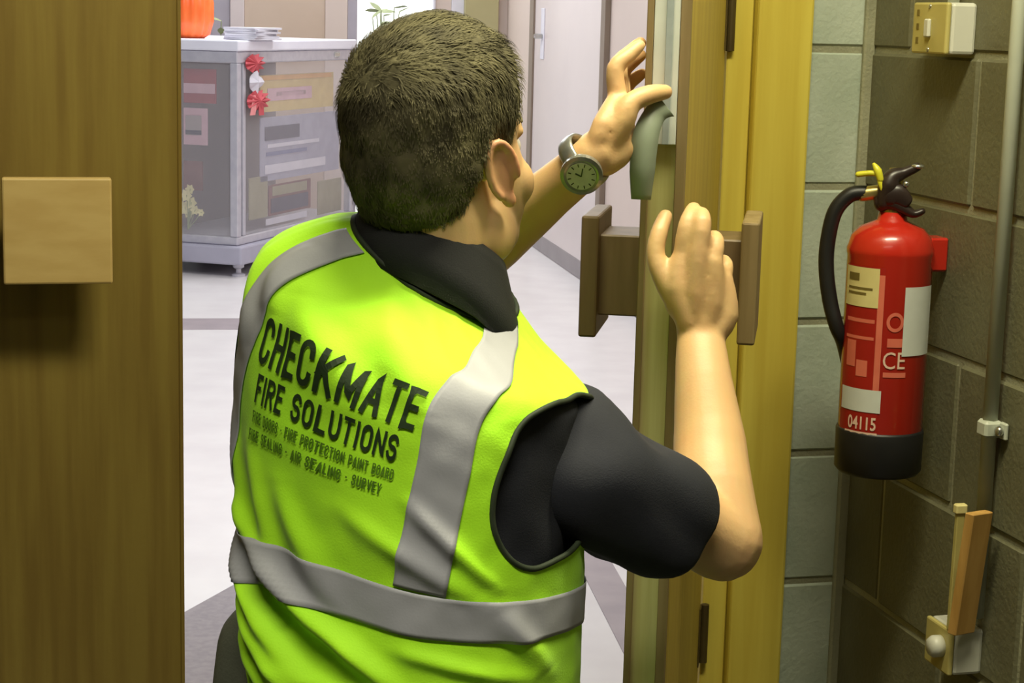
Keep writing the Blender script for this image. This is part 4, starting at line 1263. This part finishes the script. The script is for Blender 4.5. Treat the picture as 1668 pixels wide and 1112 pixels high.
# ---------------------------------------------------------------- polo shirt
def shirt():
    vs, fs = [], []
    nv, nphi = 60, 96
    for i in range(nv + 1):
        v = 0.02 + 0.985 * i / nv
        for j in range(nphi):
            ph = 360 * j / nphi - 180
            vs.append(torso_pt(ph, min(v, 1.0), -0.016 + 0.004 * mnoise.noise(V((ph * 0.06, v * 12, 0)))) - Z * (0.010 * max(0.0, min(1.0, (v - 0.80) / 0.1))))
    for i in range(nv):
        for j in range(nphi):
            fs.append((i * nphi + j, i * nphi + (j + 1) % nphi, (i + 1) * nphi + (j + 1) % nphi, (i + 1) * nphi + j))
    return vs, fs
sh = mk('polo_shirt', *shirt(), M['navy'], man, smooth=True)
def sleeve(nm, pts, rad, seed, ref):
    n = 44
    vs, fs = tube_data(pts, rad, n=n, sub=10, round_ends=False, ref=ref)
    fs = fs[:-2]                                            # open ends
    k = len(vs) // n
    ctr = [sum((vs[i * n + j] for j in range(n)), V((0, 0, 0))) / n for i in range(k)]
    out = []
    for i in range(k):
        for j in range(n):
            c = ctr[i]; d = (vs[i * n + j] - c)
            r = d.length
            a = 2 * math.pi * j / n; t = i / k
            w_ = 0.011 * mnoise.noise(V((math.cos(a) * 1.4 + t * 1.5, math.sin(a) * 1.4, t * 5 + seed))) + 0.0055 * math.sin(t * 17 + math.cos(a + seed) * 2.2) * (0.4 + 0.6 * math.cos(a) ** 2)
            out.append(c + d * (1 + w_ / r))
    # turned-in hem
    last = [(k - 1) * n + j for j in range(n)]
    b = len(out)
    for j in range(n):
        out.append(ctr[-1] + (out[last[j]] - ctr[-1]) * 0.95)
    for j in range(n):
        out.append(ctr[-4] + (out[(k - 4) * n + j] - ctr[-4]) * 0.93)
    for j in range(n):
        j2 = (j + 1) % n
        fs.append((last[j], last[j2], b + j2, b + j))
        fs.append((b + j, b + j2, b + n + j2, b + n + j))
    return mk(nm, out, fs, M['navy'], sh, smooth=True)
sleeve('sleeve', [px(770, 690, 1.87), px(860, 725, 1.845), px(935, 762, 1.822), px(1020, 812, 1.825), px(1098, 860, 1.855)], [0.085, 0.086, 0.078, 0.067, 0.0595], 2.0, V((0, 0, 1)))
sleeve('sleeve', [px(600, 500, 1.94), shL, shL.lerp(elL, .35), shL.lerp(elL, .66)], [0.066, 0.066, 0.062, 0.058], 5.0, V((0, 0, 1)))
# collar: stands round the neck, folded over, open at the front
def collar_ring(cx, cy, cY, r, rb, tilt, n=48, gap=0.0):
    c = px(cx, cy, cY); out = []
    hyaw = math.radians(30)
    f = V((math.sin(hyaw), math.cos(hyaw), 0)); r_ = V((math.cos(hyaw), -math.sin(hyaw), 0))
    R = r_ * math.cos(math.radians(tilt[0])) - Z * math.sin(math.radians(tilt[0]))
    F = f * math.cos(math.radians(tilt[1])) - Z * math.sin(math.radians(tilt[1]))
    for j in range(n + 1):
        a = math.radians(-160 + 320 * j / n)                 # 0 = nape
        out.append(c + R * (r * math.sin(a)) - F * (rb * math.cos(a)) - Z * (gap * max(0.0, abs(a) - 0.9) ** 1.3))
    return out
rings = [collar_ring(714, 462, 1.880, 0.088, 0.086, (15, 24)), collar_ring(712, 430, 1.880, 0.083, 0.081, (15, 26)), collar_ring(710, 392, 1.882, 0.080, 0.080, (15, 28)),
         collar_ring(711, 374, 1.884, 0.076, 0.076, (15, 28)), collar_ring(712, 378, 1.884, 0.072, 0.072, (15, 28)), collar_ring(714, 440, 1.884, 0.069, 0.067, (15, 25))]
# the fold that falls outside
rings = [collar_ring(712, 492, 1.879, 0.106, 0.104, (17, 24), gap=0.045), collar_ring(712, 440, 1.879, 0.095, 0.093, (16, 26), gap=0.025)] + rings[2:]
vs = [p for r in rings for p in r]; n = 49; fs = []
for i in range(len(rings) - 1):
    for j in range(n - 1):
        fs.append((i * n + j, i * n + j + 1, (i + 1) * n + j + 1, (i + 1) * n + j))
co_ = mk('collar', vs, fs, M['collar'], sh, smooth=True)
so = co_.modifiers.new('s', 'SOLIDIFY'); so.thickness = 0.002
# ---------------------------------------------------------------- trousers and boots
ts = Soup()
ts.add(ellipsoid_data(pel + Z * 0.06, [RT * 0.205, FW * 0.150, Z * 0.16], 32, 20))
tvv, tff = [], []
for i in range(11):
    v = 0.0 + 0.24 * i / 10
    for j in range(40): tvv.append(torso_pt(360 * j / 40 - 180, v, -0.006))
for i in range(10):
    for j in range(40): tff.append((i * 40 + j, i * 40 + (j + 1) % 40, (i + 1) * 40 + (j + 1) % 40, (i + 1) * 40 + j))
tff.append(tuple(range(40))); tff.append(tuple(400 + j for j in range(40)))
ts.add((tvv, tff))
ts.add(tube_data([pel + RT * -0.17 - FW * 0.02 + Z * 0.16, pel + RT * -0.17 - FW * 0.02, pel + RT * -0.12 - Z * 0.1], [0.05, 0.06, 0.08], n=20, sub=3))
for (hip, knee, ank, toe) in legs:
    ts.add(tube_data([hip + Z * 0.04, hip.lerp(knee, .5), knee + Z * 0.02], [0.105, 0.092, 0.072], n=24, sub=4))
    ts.add(tube_data([knee + Z * 0.005, knee.lerp(ank, .4), ank + Z * 0.002], [0.070, 0.068, 0.060], n=24, sub=4))
tme = remesh(ts, 0.008, 6, 0.5)
tme.materials.clear()
link('trousers', tme, man, M['trouser'], True)
for (hip, knee, ank, toe) in legs:
    bs = Soup()
    bs.add(tube_data([ank + FW * 0.03, ank - FW * 0.04], [0.05, 0.047], n=20))
    bs.add(tube_data([ank - FW * 0.03 + Z * 0.02, ank - FW * 0.075 - Z * 0.012], [0.046, 0.05], n=20))
    bs.add(tube_data([ank - FW * 0.055 + Z * 0.03, ank - FW * 0.07 - Z * 0.03, ank - FW * 0.03 - Z * 0.048], [0.04, 0.042, 0.024], n=20, sub=3))
    bme = remesh(bs, 0.006, 4, 0.5); bme.materials.clear()
    link('boot', bme, man, M['boot'], True)

# ---------------------------------------------------------------- hi-vis vest
AH = [(98, .872), (80, .856), (69, .82), (64, .765), (61, .70), (58, .62), (59, .555), (66, .505), (76, .488), (88, .502), (105, .53), (122, .58), (132, .66), (130, .75), (121, .83), (110, .862)]
VK = 260.0
def closed_curve(pts, n=8):
    out = []; k = len(pts)
    for i in range(k):
        p = [Vector((q[0], q[1] * VK)) for q in (pts[(i - 1) % k], pts[i], pts[(i + 1) % k], pts[(i + 2) % k])]
        for j in range(n):
            t = j / n
            out.append(0.5 * ((2 * p[1]) + (p[2] - p[0]) * t + (2 * p[0] - 5 * p[1] + 4 * p[2] - p[3]) * t * t + (3 * p[1] - p[0] - 3 * p[2] + p[3]) * t ** 3))
    return out
ARM = [closed_curve(AH), closed_curve([(-p, v) for p, v in AH])]    # armholes in (phi, v * VK)
def inside(x, y, poly):
    c = False; n = len(poly)
    for i in range(n):
        x1, y1 = poly[i]; x2, y2 = poly[i - 1]
        if (y1 > y) != (y2 > y) and x < (x2 - x1) * (y - y1) / (y2 - y1) + x1: c = not c
    return c
def nearest(x, y, poly):
    best = None; n = len(poly); q = Vector((x, y))
    for i in range(n):
        p, r = poly[i - 1], poly[i]; d = r - p
        t = max(0.0, min(1.0, (q - p).dot(d) / d.length_squared))
        z = p + d * t
        if best is None or (z - q).length < best[0]: best = ((z - q).length, z)
    return best
def hem_v(phi):
    """lower edge of the vest, ridden up on the left side"""
    d = (phi + 72) / 38
    return 0.02 + 0.30 * math.exp(-d * d)
NP_, NV_ = 288, 170
PV = {}
verts, faces, par = [], [], []
def vv(j, i):
    phi = 360 * j / NP_ - 180
    h = hem_v(phi)
    return phi, h + (1 - h) * i / NV_
for i in range(NV_ + 1):
    for j in range(NP_):
        par.append(list(vv(j, i)))
keep = []
for i in range(NV_):
    for j in range(NP_):
        q = (i * NP_ + j, i * NP_ + (j + 1) % NP_, (i + 1) * NP_ + (j + 1) % NP_, (i + 1) * NP_ + j)
        pm = vv(j + 0.5, i + 0.5)
        if 50 < abs(pm[0]) < 140 and inside(pm[0], pm[1] * VK, ARM[0] if pm[0] > 0 else ARM[1]): continue
        keep.append(q)
# snap the cut onto the armhole curves
cnt = {}
for q in keep:
    for a in q: cnt[a] = cnt.get(a, 0) + 1
for a, c in cnt.items():
    if c < 4:
        A = ARM[0] if par[a][0] > 0 else ARM[1]
        d, z = nearest(par[a][0], par[a][1] * VK, A)
        if d < 3.5:
            par[a][0] = z.x; par[a][1] = z.y / VK
ids = {a: n for n, a in enumerate(sorted(cnt))}
vs = [vest_pt(*par[a]) for a in sorted(cnt)]
vest = mk('hi_vis_vest', vs, [tuple(ids[a] for a in q) for q in keep], M['hivis'], man, smooth=True)
so = vest.modifiers.new('s', 'SOLIDIFY'); so.thickness = 0.002; so.offset = -1
# bindings
for A in ARM:
    pts = [vest_pt(q[0], q[1] / VK, 0.0) for q in A]
    tube('armhole_binding', pts, 0.0030, M['binding'], vest, n=8, closed=True, sub=1)
pts = [vest_pt(360 * k / 90 - 180, 1.0, 0.0) for k in range(90)]
tube('neck_binding', pts, 0.0030, M['binding'], vest, n=8, closed=True)
pts = [vest_pt(360 * k / 120 - 180, hem_v(360 * k / 120 - 180), 0.0) for k in range(120)]
tube('hem_binding', pts, 0.0035, M['hivis'], vest, n=8, closed=True)
# reflective tape
def patch(nm, phis, rows, f, mt, off=0.0016):
    """f(s, t) -> (phi, v)"""
    vs, fs = [], []
    for i in range(rows + 1):
        for j in range(phis + 1):
            ph, v = f(j / phis, i / rows)
            vs.append(vest_pt(ph, v, off))
    w_ = phis + 1
    for i in range(rows):
        for j in range(phis): fs.append((i * w_ + j, i * w_ + j + 1, (i + 1) * w_ + j + 1, (i + 1) * w_ + j))
    o = mk(nm, vs, fs, mt, vest, smooth=True)
    s_ = o.modifiers.new('s', 'SOLIDIFY'); s_.thickness = 0.0008; s_.offset = 1
    return o
def band_v(ph):
    return interp([-180, -120, -60, -18, 30, 60, 90, 110, 180], [.375, .36, .355, .375, .370, .380, .390, .392, .375], ph)
BH = 0.041
patch('waist_tape', 240, 10, lambda s, t: (-180 + 360 * s, band_v(-180 + 360 * s) + BH * (2 * t - 1)), M['reflect'])
def shoulder_tape(vs_, phs, half):
    def f(s, t):
        v = vs_[0] + (0.985 - vs_[0]) * t
        ph = interp(vs_, phs, v)
        C, R, F, a, b = ringp(v)
        hw = math.degrees(half / max(0.06, (a + b) / 2))
        return ph + (2 * s - 1) * hw, v
    return f
patch('shoulder_tape', 12, 90, shoulder_tape([.416, .54, .65, .75, .845, .88, .915, .95, .985], [33, 37, 40, 41, 45, 52, 62, 76, 90], 0.0260), M['reflect'])
patch('shoulder_tape', 12, 90, shoulder_tape([.400, .50, .625, .725, .80, .87, .985], [-58, -52, -45, -38, -33, -29, -24], 0.0225), M['reflect'])
# lettering
def vest_text(nm, s, phi0, v0, wid, hgt, mt, offset=0.0, space=1.0, slope=0.0):
    tv, tf = stroke_text(s, wid, hgt, offset)
    lphi = (vest_pt(phi0 + 2, v0) - vest_pt(phi0 - 2, v0)).length / 4.0
    lv_ = (vest_pt(phi0, v0 + .02) - vest_pt(phi0, v0 - .02)).length / 0.04
    out = [vest_pt(phi0 + (u + w_ * 0.24) / lphi, v0 + (w_ + u * slope) / lv_, 0.0022) for (u, w_) in tv]
    return mk(nm, out, tf, mt, vest)
vest_text('lettering', 'CHECKMATE', 2.5, 0.752, 0.252, 0.046, M['vestink'], 0.0066)
vest_text('lettering', 'FIRE SOLUTIONS', 0, 0.664, 0.250, 0.028, M['vestink'], 0.0044)
vest_text('small_lettering', 'FIRE DOORS * FIRE PROTECTION PAINT BOARD', -1, 0.613, 0.246, 0.0115, M['vestink2'], 0.0018)
vest_text('small_lettering', 'FIRE SEALING * AIR SEALING * SURVEY', -4, 0.581, 0.198, 0.0115, M['vestink2'], 0.0018)

# ---------------------------------------------------------------- wristwatch on the left wrist
ax_ = (hp3(975, 248, 2.006) - elL.lerp(wrL, .8)).normalized()
wc_ = hp3(951, 262, 2.004)
tc_ = (CAM - wc_).normalized()
oa = (tc_ - ax_ * tc_.dot(ax_)).normalized(); ob_ = ax_.cross(oa)
wat = []
ring = [wc_ + oa * (0.0300 * math.cos(2 * math.pi * k / 40)) + ob_ * (0.0300 * math.sin(2 * math.pi * k / 40)) for k in range(40)]
ww = mk('wristwatch', *tube_data(ring, 0.0105, n=10, closed=True, ref=ax_, flat=[(1.0, 0.32)] * 40), M['watch'], man, smooth=True)
fc = wc_ + (oa * 0.93 + ob_ * 0.30).normalized() * 0.0305
fn = (fc - wc_).normalized(); f1 = ax_; f2 = fn.cross(f1)
def face_lathe(prof, c):
    vf = lathe_data(prof, V((0, 0, 0)), n=32)
    return [c + f1 * v.x + f2 * v.y + fn * v.z for v in vf[0]], vf[1]
mk('watch_case', *face_lathe([(0.0225, -0.004), (0.0235, 0.0), (0.0235, 0.005), (0.0195, 0.0065), (0.0165, 0.0055), (0.001, 0.0055)], fc), M['watch'], ww)
mk('watch_dial', *face_lathe([(0.0165, 0.0052), (0.0165, 0.0064), (0.001, 0.0064)], fc), M['dial'], ww)
for k in range(12):
    a = math.pi * k / 6
    c = fc + f1 * (0.0135 * math.cos(a)) + f2 * (0.0135 * math.sin(a)) + fn * 0.0066
    d = f1 * math.cos(a) + f2 * math.sin(a); e = fn.cross(d)
    box('hour_mark', c - d * 0.0018 - e * 0.0005, d * 0.0036, e * 0.001, fn * 0.0005, M['black'], ww)
for d, l in ((f1 * .8 + f2 * .6, .010), (f1 * -.3 + f2 * .95, .0075)):
    d = d.normalized(); e = fn.cross(d)
    box('watch_hand', fc + fn * 0.0068 - e * 0.0006, d * l, e * 0.0012, fn * 0.0005, M['black'], ww)

# ---------------------------------------------------------------- what he is fitting
zs0, zs1 = px(1085, 236, YE).z, DOORH - 0.06
so0 = e0 + L * 0.0052 - NR * g0
sl = thing('door_seal', V((so0.x, so0.y, zs0)), 'white intumescent seal strip being pressed into the upper door edge', 'seal strip')
box('seal_body', V((so0.x, so0.y, zs0)) - NR * 0.0005, L * 0.0068, -NR * (gw - 0.001), Z * (zs1 - zs0), M['sealwhite'], sl, bevel=0.0008)
box('brush_pile', V((so0.x, so0.y, zs0)) - NR * 0.008 + L * 0.0066, L * 0.003, -NR * 0.008, Z * (zs1 - zs0), M['sealgrey'], sl, bevel=0.0008)
# peeled backing tape hanging from the thumb
tp = [hp3(1084, 172, 2.032), hp3(1070, 182, 2.022), hp3(1057, 204, 2.010), hp3(1050, 232, 2.004), hp3(1046, 280, 2.002), hp3(1044, 330, 2.006)]
wv_ = [V((0.010, 0.0, -0.012)), V((0.010, .002, -0.008)), V((0.014, .003, -0.002)), V((0.015, .002, 0)), V((0.014, 0, 0)), V((0.010, -.002, 0))]
vs, fs = [], []
SUBN = 6
cur = [p for p in tp]
pts, wvs = [], []
for i in range(len(tp) - 1):
    for k in range(SUBN):
        t = k / SUBN
        P_ = [tp[max(i - 1, 0)], tp[i], tp[i + 1], tp[min(i + 2, len(tp) - 1)]]
        pts.append(0.5 * ((2 * P_[1]) + (P_[2] - P_[0]) * t + (2 * P_[0] - 5 * P_[1] + 4 * P_[2] - P_[3]) * t * t + (3 * P_[1] - P_[0] - 3 * P_[2] + P_[3]) * t ** 3))
        wvs.append(wv_[i].lerp(wv_[i + 1], t))
for i, p in enumerate(pts):
    vs += [p - wvs[i], p + wvs[i] * 0.1 + V((0, -.0025, 0)), p + wvs[i]]
for i in range(len(pts) - 1):
    for k in range(2):
        fs.append((3 * i + k, 3 * i + k + 1, 3 * i + 3 + k + 1, 3 * i + 3 + k))
bt_ = mk('backing_tape', vs, fs, M['tapepeel'], smooth=True)
so = bt_.modifiers.new('s', 'SOLIDIFY'); so.thickness = 0.0008
tag(bt_, 'grey green backing tape hanging from the thumb in front of the door edge', 'tape')
